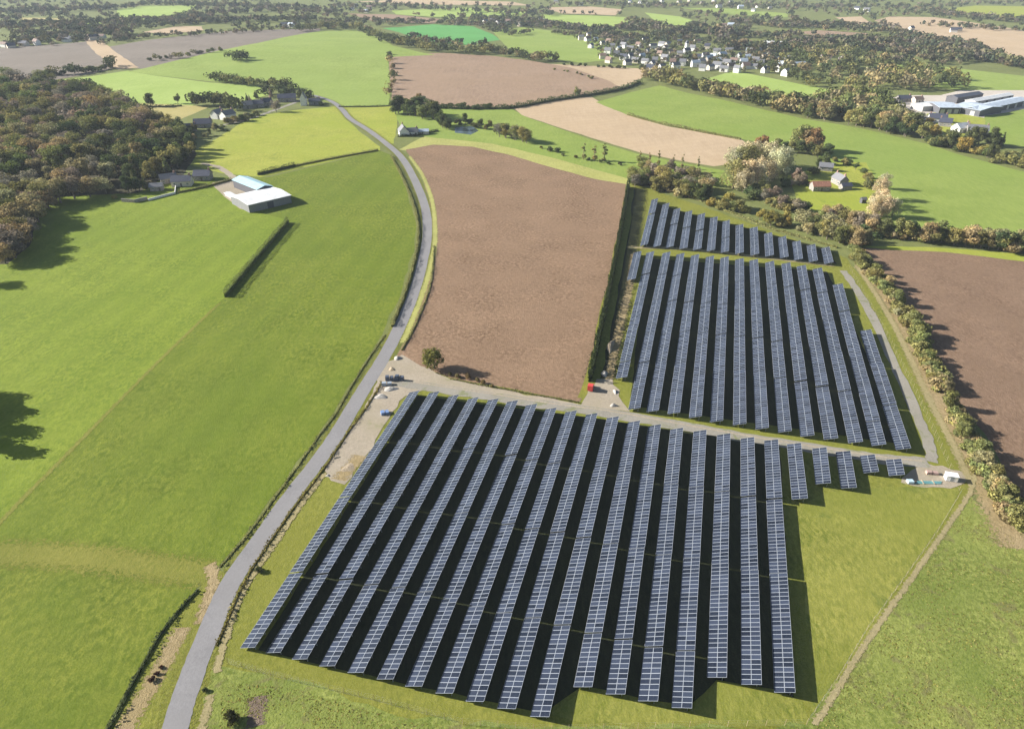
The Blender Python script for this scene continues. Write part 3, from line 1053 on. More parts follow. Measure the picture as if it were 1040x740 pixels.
belt([(450, 52), (475, 54), (500, 54), (520, 57), (545, 62), (566, 63)], 34, (9, 14), 'broad', 'DG OL BR DG', 'dark belt', 'above the brown hill field', 34, 2, 1.5, 1.1)
belt([(570, 66), (600, 68), (640, 70)], 9, (4, 7), 'bush', 'DG', 'low dark hedge', 'above the tan hill field', 35, 1, .5)
belt([(562, 71), (585, 75), (605, 81)], 7, (3, 5), 'bush', 'OL', 'low', 'dividing the brown and tan hill fields', 36, 1, .5)
belt([(652, 82), (660, 78), (670, 76), (690, 80)], 16, (8, 12), 'broad', 'OL BR', 'olive', 'at the village corner of the long field', 37, 2, 2, 1.1)
belt([(400, 114), (410, 116), (425, 118), (440, 120), (448, 126)], 14, (11, 15), 'broad', 'DG DG OL', 'dark grove', 'behind the white cottage', 38, 2, 2.5, 1.15)
belt([(446, 128), (452, 131), (458, 133)], 4, (8, 11), 'broad', 'DG', 'dark', 'beside the pond', 39, 1, 1)
belt([(448, 109), (470, 110), (482, 111), (500, 110)], 10, (5, 8), 'bush', 'DG', 'dark hedge', 'on the pasture behind the cottage', 40, 2, .6)
belt([(463, 125), (473, 126), (490, 130), (500, 133), (507, 136)], 8, (6, 9), 'broad bush', 'DG OL', 'garden', 'round the pond', 41, 2, 2)
belt([(505, 140), (515, 141), (527, 143), (538, 146)], 9, (7, 11), 'bare broad', 'OL PU', 'thin twiggy', 'right of the pond', 42, 1.5, 1.5)
belt([(558, 154), (566, 155)], 2, (5, 6), 'bush', 'DG', 'dark', 'on the yellow strip edge', 43)
belt([(592, 162), (594, 162)], 1, (12, 12), 'poplar', 'OL', 'slender dark', 'first of three above the yellow strip', 44, 0, 0, 1.5)
belt([(603, 163), (605, 163)], 1, (11, 11), 'poplar', 'OL', 'slender sparse', 'second of three above the yellow strip', 45, 0, 0, 1.5)
belt([(612, 164), (614, 164)], 1, (12, 12), 'poplar', 'OL', 'slender olive', 'third of three above the yellow strip', 46, 0, 0, 1.5)
belt([(545, 150), (580, 160), (620, 167), (636, 168)], 8, (2.5, 4), 'bush', 'OL DG', 'low bank', 'under the slender trees', 47, 2, .6)
belt([(640, 182), (650, 184), (665, 188), (690, 196), (715, 201)], 26, (7, 11), 'bare bush broad bush', 'OL PU OL BR', 'tangled olive', 'at the head of the solar field', 48, 3, 4, 1.2)
belt([(640, 186), (660, 190), (690, 192), (715, 196)], 22, (6, 9), 'bare bush broad', 'OL PU OL DG', 'thick brown thicket', 'in the middle of the scrub above the solar field', 491, 3, 4, 1.25)
belt([(650, 172), (675, 176), (700, 180), (725, 186)], 16, (6, 9), 'bush bare', 'OL PU BR', 'brown scrub', 'between the tan field and the solar field', 49, 3, 3, 1.2)
belt([(643, 172), (648, 170), (670, 168), (693, 172), (710, 176)], 6, (9, 12), 'poplar', 'OL BR', 'thin upright', 'rising from the scrub', 50, 1, 1)
belt([(700, 200), (712, 204), (718, 202)], 5, (7, 10), 'broad', 'DG', 'dark green', 'left of the yellow bushes', 51, 2, 1.5)
belt([(738, 178), (750, 172), (765, 168), (780, 170), (795, 178), (745, 192), (770, 190)], 17, (13, 17), 'willow', 'TN TN OL', 'pale golden willow', 'in the clump right of the tan field', 52, 5, 4, 1.45)
belt([(722, 208), (735, 212), (750, 214), (757, 216)], 8, (6, 9), 'bush broad', 'YE YE OL', 'yellow', 'under the pale golden willows', 53, 2, 2, 1.1)
belt([(768, 222), (782, 228), (795, 230), (803, 228)], 8, (5, 8), 'bush broad', 'YE YE OL', 'golden yellow', 'beyond the top solar rows', 54, 2, 2, 1.1)
belt([(760, 200), (780, 205), (800, 212), (815, 215)], 14, (7, 10), 'broad bush', 'DG OL PU', 'dark', 'between the willows and the garden', 55, 3, 3, 1.1)
belt([(795, 190), (805, 186), (815, 188)], 7, (6, 9), 'broad bush', 'DG PU', 'dark', 'left of the rust roofed barn', 551, 2, 2)
belt([(770, 150), (780, 146)], 3, (6, 8), 'broad', 'RD', 'rusty red', 'at the corner of the long green field', 56, 2, 1)
belt([(785, 152), (800, 156), (815, 158), (845, 158)], 10, (7, 10), 'broad', 'DG OL', 'dark', 'in the copse behind the stone cottage', 57, 3, 2)
belt([(808, 152), (818, 152), (828, 154)], 5, (14, 17), 'broad', 'BR RD OL', 'tall reddish brown', 'in the copse behind the stone cottage', 58, 2, 1, 1.1)
belt([(822, 178), (835, 168), (845, 163), (862, 170), (870, 176)], 8, (5, 8), 'bush broad', 'OL DG', 'garden', 'around the stone cottage', 59, 2, 2)
belt([(878, 175), (882, 185), (880, 195)], 5, (5, 7), 'bush', 'DG OL', 'small round', 'in a line right of the cottage', 60, 1, 1)
belt([(896, 190), (894, 200), (890, 212), (898, 218), (885, 220), (905, 222)], 9, (9, 13), 'willow', 'TN BR TN', 'pale tan', 'on the edge of the cottage garden', 61, 3, 2, 1.3)
belt([(810, 232), (830, 238), (845, 240), (862, 246), (880, 248)], 22, (6, 10), 'bare bush broad', 'OL BR BR OL', 'olive brown', 'along the hedge beyond the top solar rows', 62, 3, 4, 1.2)
belt([(830, 222), (850, 226), (870, 230), (890, 234)], 14, (6, 9), 'bush broad bare', 'OL BR PU', 'brown', 'on the lower side of the garden', 63, 3, 3, 1.1)
belt([(880, 240), (905, 240), (930, 243), (960, 247), (990, 250), (1020, 254), (1055, 258)], 36, (7, 10), 'broad bush', 'DG OL BR', 'hedge', 'between the long green field and right ploughed field', 64, 2, 1.5, 1.2)
# hedge beside the right ploughed field
belt([(866, 256), (876, 270), (890, 285), (902, 300), (915, 318), (927, 338), (940, 362)], 46, (4.5, 6.5), 'bush bush broad', 'OL BR OL OL', 'olive hedge', 'along the upper edge of the right ploughed field', 65, 3, 3, 1.3)
belt([(938, 365), (948, 385), (958, 402)], 14, (5, 7.5), 'bush broad', 'OL BR OL', 'muted green hedge', 'beside the bend of the gravel track', 66, 3, 3, 1.2)
belt([(963, 412), (975, 435), (985, 455), (998, 478), (1010, 498), (1022, 515), (1040, 540)], 48, (4.2, 6.2), 'bush bush bush broad', 'OL BR OL OL', 'tall ragged hedge', 'beside the lower right ploughed field', 67, 5, 4, 1.25)
belt([(1040, 440), (1060, 480), (1070, 520)], 3, (6, 7), 'broad', 'OL', 'outlying', 'at the picture edge of the right ploughed field', 68, 3, 3)
# field belts on the right
belt([(665, 82), (700, 90), (740, 99), (770, 106)], 42, (10, 14), 'broad', 'OL BR OL DG', 'autumn belt', 'above the long green field on the village side', 69, 2, 2, 1.15)
belt([(772, 107), (817, 117), (855, 122), (894, 130), (928, 138)], 48, (11, 16), 'broad', 'OL BR DG OL', 'large autumn', 'in the belt above the long green field', 70, 3, 3, 1.15)
belt([(932, 141), (950, 146), (975, 154), (1000, 160), (1040, 170)], 26, (7, 12), 'broad bush', 'OL DG YE', 'mixed', 'below the grey farmhouse', 71, 3, 3, 1.1)
belt([(938, 134), (946, 138), (950, 142)], 4, (9, 11), 'broad', 'YE', 'golden', 'left of the grey farmhouse', 72, 1, 1.5)
belt([(960, 146), (975, 147), (1010, 148), (1018, 146)], 9, (9, 13), 'broad conifer', 'DG', 'dark green', 'in the farm garden', 73, 3, 2, 1.1)

# far woods: still individual trees, no separate labels possible
wood([(778, 66), (800, 50), (850, 50), (900, 60), (905, 78), (890, 90), (870, 96), (820, 88), (785, 78)], 12.5, 95, (10, 15), 'broad', 'DG OL BR DG', 'tree of the mixed wood above the farm', 'trees of the mixed wood above the farm', 70)
wood([(900, 76), (930, 70), (960, 76), (975, 86), (970, 92), (905, 92), (895, 84)], 12, 38, (11, 16), 'broad', 'DG DG OL OL BR', 'tree of the wood behind the long farm sheds', 'trees of the wood behind the farm sheds', 71)
wood([(862, 99), (885, 97), (900, 108), (915, 124), (932, 138), (900, 131), (870, 124), (840, 116), (800, 108)], 9, 60, (9, 15), 'broad', 'OL OL BR DG MG', 'autumn tree of the deep belt between long green field and farm', 'trees of the deep belt before the farm', 72)
wood([(700, 88), (740, 93), (790, 102), (840, 114), (800, 110), (760, 104), (710, 95)], 9, 30, (9, 13), 'broad', 'OL OL BR DG MG', 'olive tree on the upper side of the belt above the long green field', 'trees on the upper side of the belt', 73)
flush_trees()
print('individual trees', TREES, 'left to the mass', len(FAR_EXTRA))


# ------------------------------------------------------------------ far-off trees that read as a mass
VILLAGE_TREES = [(620, 58, 14), (655, 70, 8), (678, 68, 10), (775, 68, 16), (790, 62, 16), (765, 55, 16), (735, 52, 16), (705, 46, 14), (680, 50, 14), (645, 46, 14), (720, 60, 12), (612, 46, 16), (630, 52, 18), (650, 55, 26), (640, 62, 12), (670, 54, 22), (665, 64, 14), (690, 62, 16), (700, 55, 10), (712, 65, 12), (728, 66, 14), (742, 68, 12), (755, 63, 14), (770, 60, 10), (735, 60, 14), (505, 26, 8), (595, 42, 6), (15, 46, 8), (50, 45, 8), (80, 41, 6)]


def far_trees():
    rng = np.random.default_rng(5)
    rnd = random.Random(11)
    spots = []
    lines = [([(100, 45), (150, 38), (200, 36), (260, 32), (320, 27)], 60, 7), ([(0, 47), (60, 43), (95, 40)], 26, 6), ([(0, 28), (50, 26), (100, 24), (180, 25), (240, 22), (320, 22)], 150, 11),
             ([(0, 14), (70, 12), (110, 10), (160, 5), (240, 8), (330, 10)], 150, 12), ([(180, 20), (230, 14), (290, 12), (340, 14)], 60, 11), ([(330, 24), (380, 22), (440, 24), (500, 27), (540, 27)], 70, 9),
             ([(340, 8), (400, 7), (470, 12), (520, 14), (560, 16)], 70, 10), ([(480, 20), (520, 22), (560, 27), (600, 33), (625, 40)], 90, 11), ([(540, 25), (600, 32), (640, 30), (680, 34)], 70, 11),
             ([(500, 30), (520, 36), (535, 34)], 16, 9), ([(560, 35), (600, 37), (625, 42)], 20, 9), ([(640, 22), (680, 32), (720, 34), (760, 32)], 70, 11), ([(700, 30), (735, 40), (738, 45)], 40, 16),
             ([(640, 28), (665, 34), (690, 37)], 40, 13), ([(620, 38), (660, 42), (700, 40), (740, 46)], 50, 9), ([(740, 22), (790, 28), (830, 28), (870, 28)], 70, 11), ([(740, 38), (790, 38), (815, 36)], 36, 10),
             ([(800, 44), (840, 46), (870, 50), (900, 52), (950, 56), (1000, 62), (1045, 70)], 120, 12), ([(820, 44), (880, 42), (910, 45), (960, 50), (1000, 52)], 90, 11), ([(870, 30), (900, 32), (930, 40), (990, 50)], 70, 11),
             ([(930, 9), (950, 14), (990, 19), (1045, 23)], 60, 11), ([(880, 6), (930, 10), (980, 5), (1045, 3)], 50, 9), ([(940, 26), (970, 28), (1000, 30), (1045, 33)], 26, 9), ([(740, 50), (780, 52), (810, 52)], 36, 12),
             ([(600, 4), (660, 8), (720, 6), (800, 8), (880, 8)], 110, 10), ([(120, 22), (180, 21), (230, 24)], 40, 10), ([(30, 36), (45, 39), (70, 38)], 20, 9), ([(60, 30), (75, 33), (110, 34), (130, 36)], 50, 14)]
    for px, n, h in lines:
        for x, y in along(px, int(n * 1.5), rnd, 5, 1.2):
            spots.append((x, y, h * rnd.uniform(.7, 1.2)))
    tries = 0
    while tries < 6500:
        tries += 1
        x, y = rnd.uniform(-30, 1070), -9 + 75 * rnd.random() ** .9
        v = math.sin(x / 31 + y / 7) + math.sin(x / 13 - y / 4 + 2) * .7 + math.sin(x / 71 + 1) * .5
        if y > 48 and not (640 < x < 720 or x > 760):
            continue
        if v < (-.75 if y < 30 else 0) or any(inside((x, y), q) for q in FIELD_POLYS):
            continue
        spots.append((x, y, rnd.uniform(6, 12)))
    for x, y, n_ in VILLAGE_TREES:
        for _ in range(n_):
            spots.append((rnd.gauss(x, 9), rnd.gauss(y, 2.6), rnd.uniform(4, 8)))
    quads, tint, cl, lc = [], [], [], []
    far_cols = [(.10, .12, .065), (.08, .10, .055), (.14, .15, .08), (.17, .15, .095), (.17, .15, .12), (.07, .095, .06)]
    jobs = [(np.array(P(x, y)), h, far_cols[rnd.randrange(6)], 46) for x, y, h in spots]
    jobs += [(np.array(q[0]), q[2], q[3], 130) for q in FAR_EXTRA]
    for p, h, fc, n in jobs:
        k = 4 if n < 100 else 8
        lob = np.stack([rng.normal(0, .22, k) * h, rng.normal(0, .22, k) * h, rng.uniform(.35, .72, k) * h], 1)
        q = rng.integers(0, k, n)
        d = rng.normal(0, 1, (n, 3))
        d /= np.linalg.norm(d, axis=1)[:, None]
        pt = lob[q] + d * h * .3 * np.array([1, 1, .85])
        pt[:, 2] = np.maximum(pt[:, 2], .2)
        quads.append(leaf_quads(pt + p, d, h * (.24 if n < 100 else .15), rng, .35))
        tint.append(np.clip(rng.uniform(0, 1) * .7 + rng.uniform(0, .3, n), 0, 1))
        cl.append(np.full(n, rng.uniform(0, 1)))
        lc.append(np.tile(np.array([*fc, 1.0]), (n, 1)))
    me = arr_mesh('distant_woods', np.concatenate(quads), np.concatenate(tint), np.concatenate(cl))
    o = link('distant_woods', me, M['far_leaf'])
    ca = me.attributes.new('leafcol', 'FLOAT_VECTOR', 'FACE')
    ca.data.foreach_set('vector', np.concatenate(lc)[:, :3].astype(np.float32).ravel())
    tag(o, 'dark hedges and woods covering the far countryside', 'woodland', kind='stuff')
    print('far trees', len(spots))


far_trees()


# ------------------------------------------------------------------ hedges
def hedge(px, w, h, col, label, name='hedge', cat='hedge', lump=.25, k=5, dens=7, leaf=.34, seed=1):
    rng = np.random.default_rng(seed + len(px) * 13)
    c = [np.array(P2(*p)) for p in (smooth(px, k) if len(px) > 2 else px)]
    pts, nrm = [], []
    core = MB()
    for i in range(len(c) - 1):
        a, b = c[i], c[i + 1]
        L = np.linalg.norm(b - a)
        if L < .01:
            continue
        u = (b - a) / L
        n = np.array([-u[1], u[0]])
        m = int(L * (w + 2 * h) * dens)
        t = rng.uniform(0, L, m)
        s = rng.uniform(0, w + 2 * h, m)
        off_n = np.where(s < h, -w / 2, np.where(s < h + w, s - h - w / 2, w / 2))
        z = np.where(s < h, s, np.where(s < h + w, h, s - h - w))
        gx = (a[0] + u[0] * t) + (a[1] + u[1] * t)
        lum = 1 + lump * (np.sin(gx * .9) * .5 + np.sin(gx * 2.3 + 1) * .5 + np.sin(gx * .31 + 2) * .7 + np.sin(gx * 5.1) * .25)
        z = z * lum
        off_n = off_n * (1 + 1.1 * (lum - 1)) + rng.normal(0, .12, m) + .18 * np.sin(gx * .6)
        z = z + rng.normal(0, .08, m)
        x = a[0] + u[0] * t + n[0] * off_n
        y = a[1] + u[1] * t + n[1] * off_n
        hz = np.array([H(xx, yy) for xx, yy in ((a + b) / 2,)])[0]
        pts.append(np.stack([x, y, np.maximum(z, .05) + hz], 1))
        nr = np.zeros((m, 3))
        nr[s < h, :2] = -n
        nr[s >= h + w, :2] = n
        nr[(s >= h) & (s < h + w), 2] = 1
        nrm.append(nr)
        q = w * .28
        hc = h * .55
        v = [(*(a - n * q), hz - .1), (*(a + n * q), hz - .1), (*(b + n * q), hz - .1), (*(b - n * q), hz - .1)]
        v += [(x_, y_, hz + hc) for x_, y_, _ in v]
        core.poly(v, [(0, 3, 2, 1), (4, 5, 6, 7), (0, 1, 5, 4), (1, 2, 6, 5), (2, 3, 7, 6), (3, 0, 4, 7)])
    pts, nrm = np.concatenate(pts), np.concatenate(nrm)
    q = leaf_quads(pts, nrm, leaf, rng, .7)
    cv = np.array(core.v)
    qs = np.concatenate([q, np.array([[cv[i] for i in f] for f in core.f])])
    n = len(qs)
    tint = rng.uniform(0, 1, n)
    tint[len(q):] = .2
    me = arr_mesh(name, qs, tint, rng.uniform(0, 1, n) * .6)
    # origin at the foot of the hedge
    o0 = Vector((pts[:, 0].mean(), pts[:, 1].mean(), 0))
    me.transform(Matrix.Translation(-o0))
    o = link(name, me, M['leaf'], loc=o0)
    o.color = (*col, 1)
    return tag(o, label, cat)


hedge([(229, 302), (262, 262), (293, 226)], 1.1, 3.0, MG, 'tall clipped hedge standing alone across the left meadow', lump=.05)
hedge([(262, 178), (283, 173), (300, 169)], 1.6, 2.6, DG, 'thick dark hedge running from the white barn', lump=.15)
hedge([(300, 169), (340, 161), (384, 153)], 1.0, 1.5, OL, 'low field hedge between the barn hedge and the road bend', lump=.2)
hedge([(397, 159), (412, 188), (423, 220), (424, 250), (413, 293), (398, 332)], .9, 1.5, OL, 'dark low hedge on the meadow side of the curving road', lump=.2)
hedge([(391, 340), (374, 365), (356, 394), (340, 422), (326, 440), (300, 477), (260, 532), (240, 557), (223, 576)], .45, .4, OL, 'thin grassy bank between the meadow and the lower road', 'hedge_bank', lump=.4)
hedge([(441, 250), (437, 290), (422, 330), (408, 356)], .5, .7, OL, 'thin low hedge between the road and brown ploughed field', lump=.4)
hedge([(388, 388), (372, 414), (353, 440), (329, 476), (302, 511), (284, 536), (266, 562), (249, 590), (235, 620), (220, 656)], .55, .5, (.16, .14, .05), 'brown overgrown bank between the road and solar field', 'hedge_bank', lump=.4)
hedge([(201, 599), (168, 637), (140, 685), (106, 748)], .6, .7, DG, 'dark narrow hedge along the ditch by the lower road', lump=.35)
hedge([(638, 190), (631, 230), (622, 278), (610, 335), (598.5, 388)], 1.0, 4.0, (.04, .055, .024), 'tall dark hedge between brown ploughed field and solar field', lump=.28, leaf=.42)
hedge([(457, 385), (520, 397), (588, 409)], .5, .6, OL, 'thin weedy margin at the foot of the ploughed field', 'hedge_bank', lump=.4)
hedge([(396, 107), (440, 110), (480, 111), (520, 110), (560, 103), (600, 97), (632, 91), (650, 84)], 3.2, 3.0, DG, 'long dark hedge under the brown and tan hill fields', lump=.3, dens=2.5, leaf=.8)
hedge([(344, 109), (370, 109), (396, 108)], 1.2, 1.3, DG, 'straight hedge at the foot of the green hillside', lump=.2, dens=4, leaf=.5)
hedge([(637, 117), (680, 128), (752, 142)], 2.0, 1.6, OL, 'rough hedge between the tan field and long green field', lump=.4, dens=3, leaf=.6)
hedge([(181, 196), (206, 191), (236, 183)], 1.0, 1.6, OL, 'garden hedge in front of the cottages beside the barn', lump=.15)
hedge([(404, 139), (422, 138), (445, 133)], 1.2, 1.5, DG, 'dark hedge in front of the white cottage', lump=.2, leaf=.45)
hedge([(130, 107), (155, 109), (185, 108)], 1.5, 1.8, DG, 'hedge along the top of the small golden field', lump=.3, dens=4, leaf=.5)
hedge([(700, 200), (735, 214), (780, 232), (815, 242), (850, 252)], 1.2, 1.4, OL, 'low hedge behind the top rows of solar tables', lump=.3, leaf=.45, dens=5)


# scrub at the compound and single bushes
def one(px, py, kind, h, col, label, wide=1.0):
    return tree(P(px, py), kind, h, col, label, None, wide)


one(441, 374, 'broad', 8.3, (.17, .165, .055), 'olive tree standing alone at the corner of the ploughed field', 1.25)
one(263, 580, 'bush', 1.3, DG, 'small dark bush beside the trodden roadside path')
one(233, 733, 'bush', 2.1, (.04, .045, .02), 'dark thorn bush on the rough bank by the road')
one(208.5, 702, 'bush', .8, DG, 'small dark bush between the road and rough bank')
for i, (x, y, h) in enumerate([(456, 381, 1.1), (465, 383, 1.4), (474, 384, 1.7), (484, 387, 1.2), (492, 390, 1.5), (500, 393, 1.0)]):
    tree(P(x, y), 'bush', h, (.17, .14, .07), f'sparse weedy bush, {ORD[i]} from the left in the row above the gravel track', 'weedy bushes above the gravel track')
for i, (x, y, h) in enumerate([(160, 684, .7), (154, 691, .9), (164, 678, .6)]):
    tree(P(x, y), 'bush', h, (.06, .035, .03), ['middle', 'lowest', 'topmost'][i] + ' of three dark brambles on the dead grass patch', 'dark brambles on the dead grass', 1.1)


# ------------------------------------------------------------------ solar tables
TW, TT = 1.86, R(21)           # module length up the slope, tilt
CT, ST = math.cos(TT), math.sin(TT)
ZL = .75
_tab = {}


def table_meshes(n):
    if n in _tab:
        return _tab[n]
    variants = []
    for var in range(3):
        rng = np.random.default_rng(n * 10 + var)
        co, fa, uv, tint, mi = [], [], [], [], []
        for r in range(2):
            for c in range(n):
                y0, y1 = c * 1.12 + .01, c * 1.12 + 1.11
                s0, s1 = r * (TW + .03), r * (TW + .03) + TW
                t1, t2 = rng.normal(0, .009, 2)
                b = len(co)
                for dz in (0, -.04):
                    for (s, y, k) in ((s0, y0, t1 + t2), (s1, y0, -t1 + t2), (s1, y1, -t1 - t2), (s0, y1, t1 - t2)):
                        ss = s - TW - .015
                        z = dz + k * .8
                        co.append((ss * CT - z * ST, y, ZL + (ss + TW + .015) * ST + z * CT))
                tv = rng.uniform(0, 1)
                for f in ((0, 1, 2, 3), (7, 6, 5, 4), (0, 4, 5, 1), (1, 5, 6, 2), (2, 6, 7, 3), (3, 7, 4, 0)):
                    fa.append(tuple(b + q for q in f))
                    tint.append(tv)
                    uv += ([(0, 0), (0, 1), (1, 1), (1, 0)] if f == (0, 1, 2, 3) else [(0, 0)] * 4)
        me = bpy.data.meshes.new('panel_array')
        me.from_pydata(co, [], fa)
        ul = me.uv_layers.new(name='UVMap')
        ul.data.foreach_set('uv', np.array(uv, np.float32).ravel())
        a = me.attributes.new('tint', 'FLOAT', 'FACE')
        a.data.foreach_set('value', np.array(tint, np.float32))
        me.update()
        me.materials.append(M['panel'])
        variants.append(me)
    L = n * 1.12
    m = MB()
    k = max(2, round(L / 3.4))
    for i in range(k):
        y = .8 + (L - 1.6) * i / (k - 1)
        for s in (-1.25, 1.25):
            zt = ZL + (s + TW) * ST - .1
            m.box(s * CT - .06, s * CT + .06, y - .06, y + .06, -.3, zt)
        m.tube((-1.8 * CT, y, ZL + .16 * ST - .1), (1.8 * CT, y, ZL + 3.76 * ST - .1), .05, .05, 4)
    for s in (-1.5, -.5, .5, 1.5):
        zt = ZL + (s + TW) * ST - .08
        m.box(s * CT - .03, s * CT + .03, 0.1, L - .1, zt - .03, zt + .02)
    fm = m.mesh('support_frame')
    fm.materials.append(M['galv'])
    _tab[n] = (variants, fm)
    return _tab[n]


def row(top, bot, field, idx, rnd, tag_short=False):
    a, b = P(*top, z=1.35), P(*bot, z=1.35)
    a.z = b.z = 0
    L = (b - a).length
    u = (b - a) / L
    step = 25.2
    cuts = []
    pos = 0.0
    while pos < L - 2:
        l = min(step, L - pos)
        if L - pos - l < 9 and L - pos - l > 0:
            l = L - pos
        cuts.append((pos, l))
        pos += l
    ang = math.atan2(-u.x, u.y) + math.pi    # local +Y runs up the row (away from the camera)
    for k, (p0, l) in enumerate(cuts):
        gap = .3 if k < len(cuts) - 1 else 0
        n = max(2, round((l - gap) / 1.12))
        vs, fm = table_meshes(n)
        e = a + u * (p0 + l - gap)              # nearer end of the table
        if len(cuts) == 1:
            lab = f'short blue solar table making row {ORD[idx]} from the left of the {field}'
        else:
            lab = f'blue solar table, {ORD[k]} down row {ORD[idx]} from the left of the {field}'
        und = .16 * math.sin(e.x * .11 + e.y * .05) + rnd.uniform(-.06, .06)
        o = thing('solar_table', lab, 'solar table', (e.x, e.y, und), ang, 'solar tables standing in long parallel rows')
        o.rotation_euler = (rnd.uniform(-.004, .004), R(rnd.uniform(-1.3, 1.3)), ang)
        o.scale = (1, (l - gap) / (n * 1.12), 1)
        link('panel_array', vs[rnd.randrange(3)], None, o)
        link('support_frame', fm, None, o)


T1 = [(421, 397), (441, 398), (461, 401), (481, 404), (501, 405.5), (520.5, 407.5), (540, 411), (559.5, 415), (580, 418), (601, 420.5), (622.5, 424), (644, 428), (665, 431), (687.5, 435), (711, 437), (735, 441), (759, 445), (783, 447),
      (806, 451), (832, 455), (856, 458), (881, 461.5), (907.5, 466)]
B1 = [(251, 657), (277, 662), (304, 669), (332, 676), (361, 683), (391, 690), (420, 697), (451, 704), (482, 712), (514, 719), (548, 727), (592, 697), (625, 704.5), (658, 712), (692, 719), (728, 688), (763, 695), (797, 703),
      (812, 507), (836, 491), (862, 495), (885, 479), (911, 482)]
T2 = [(660.5, 256.5), (677, 257), (691, 258), (706, 259), (721, 260), (736, 261), (751, 262.5), (765.4, 263.5), (781.6, 265.7), (798, 267.6), (813.5, 270.3), (829.7, 273), (850.5, 289), (879, 335)]
B2 = [(631, 384), (644, 415), (662.5, 417.5), (684, 420), (706, 424), (727.5, 428), (751, 431), (774, 435), (797, 438), (820, 442), (844, 445), (869, 449), (892.5, 452), (917.5, 456)]
T3 = [(665, 202.5), (676.5, 207), (687.5, 212), (699.5, 215), (712.5, 217.5), (725, 221), (737.5, 224.5), (751, 228.5), (765.4, 231), (780, 237), (794, 240.5), (808.7, 245), (823.5, 248.6), (838, 251)]
B3 = [(654, 249), (667, 250), (680, 250.5), (694, 252), (708, 253), (722, 254.5), (736, 256), (751, 257.5), (766.5, 259), (781.6, 260), (796.5, 261.5), (811, 263.5), (826, 265.4), (842, 267)]
_r = random.Random(4)
for i, (a, b) in enumerate(zip(T1, B1)):
    row(a, b, 'near block', i, _r)
row((647.5, 256), (641, 284), 'middle block', 0, _r)
for i, (a, b) in enumerate(zip(T2, B2)):
    row(a, b, 'middle block', i + 1, _r)
for i, (a, b) in enumerate(zip(T3, B3)):
    row(a, b, 'far block', i, _r)

# ------------------------------------------------------------------ buildings
WALLS = {}


def wmat(name, c, **k):
    if name not in WALLS:
        WALLS[name] = flat_mat(name, c, **k)
    return WALLS[name]


W_WHITE = wmat('white_render', (.72, .70, .66), rough=.9)
W_STONE = wmat('grey_stone', (.27, .25, .22), rough=.95, var=.25)
W_CREAM = wmat('cream_render', (.62, .55, .45), rough=.9)
R_SLATE = wmat('slate_roof', (.065, .07, .095), rough=.5, spec=.5, scale=3)
R_GREY = wmat('grey_roof', (.17, .17, .18), rough=.6, scale=2)
R_RUST = wmat('rusty_tin_roof', (.30, .14, .09), rough=.8, var=.3, scale=1.5)
R_BROWN = wmat('brown_tile_roof', (.22, .15, .12), rough=.85)
R_WHITE = wmat('white_tin_roof', (.68, .68, .66), rough=.5, var=.13, scale=.35)
R_BLUE = wmat('pale_blue_tin_roof', (.38, .56, .62), rough=.45, var=.12, scale=.4)
R_SHEET = wmat('grey_blue_sheet_roof', (.44, .50, .57), rough=.5, var=.16, scale=.35)
GLASS = wmat('window_glass', (.05, .06, .07), rough=.12, spec=.8)
TRIM = wmat('white_trim', (.7, .7, .68), rough=.6)
DOORM = wmat('painted_door', (.12, .10, .09), rough=.6)
BRICK = wmat('chimney_brick', (.35, .22, .17), rough=.9, var=.3)
DARKW = wmat('dark_cladding', (.09, .09, .10), rough=.8)
CONC = wmat('concrete_block', (.42, .41, .39), rough=.9)


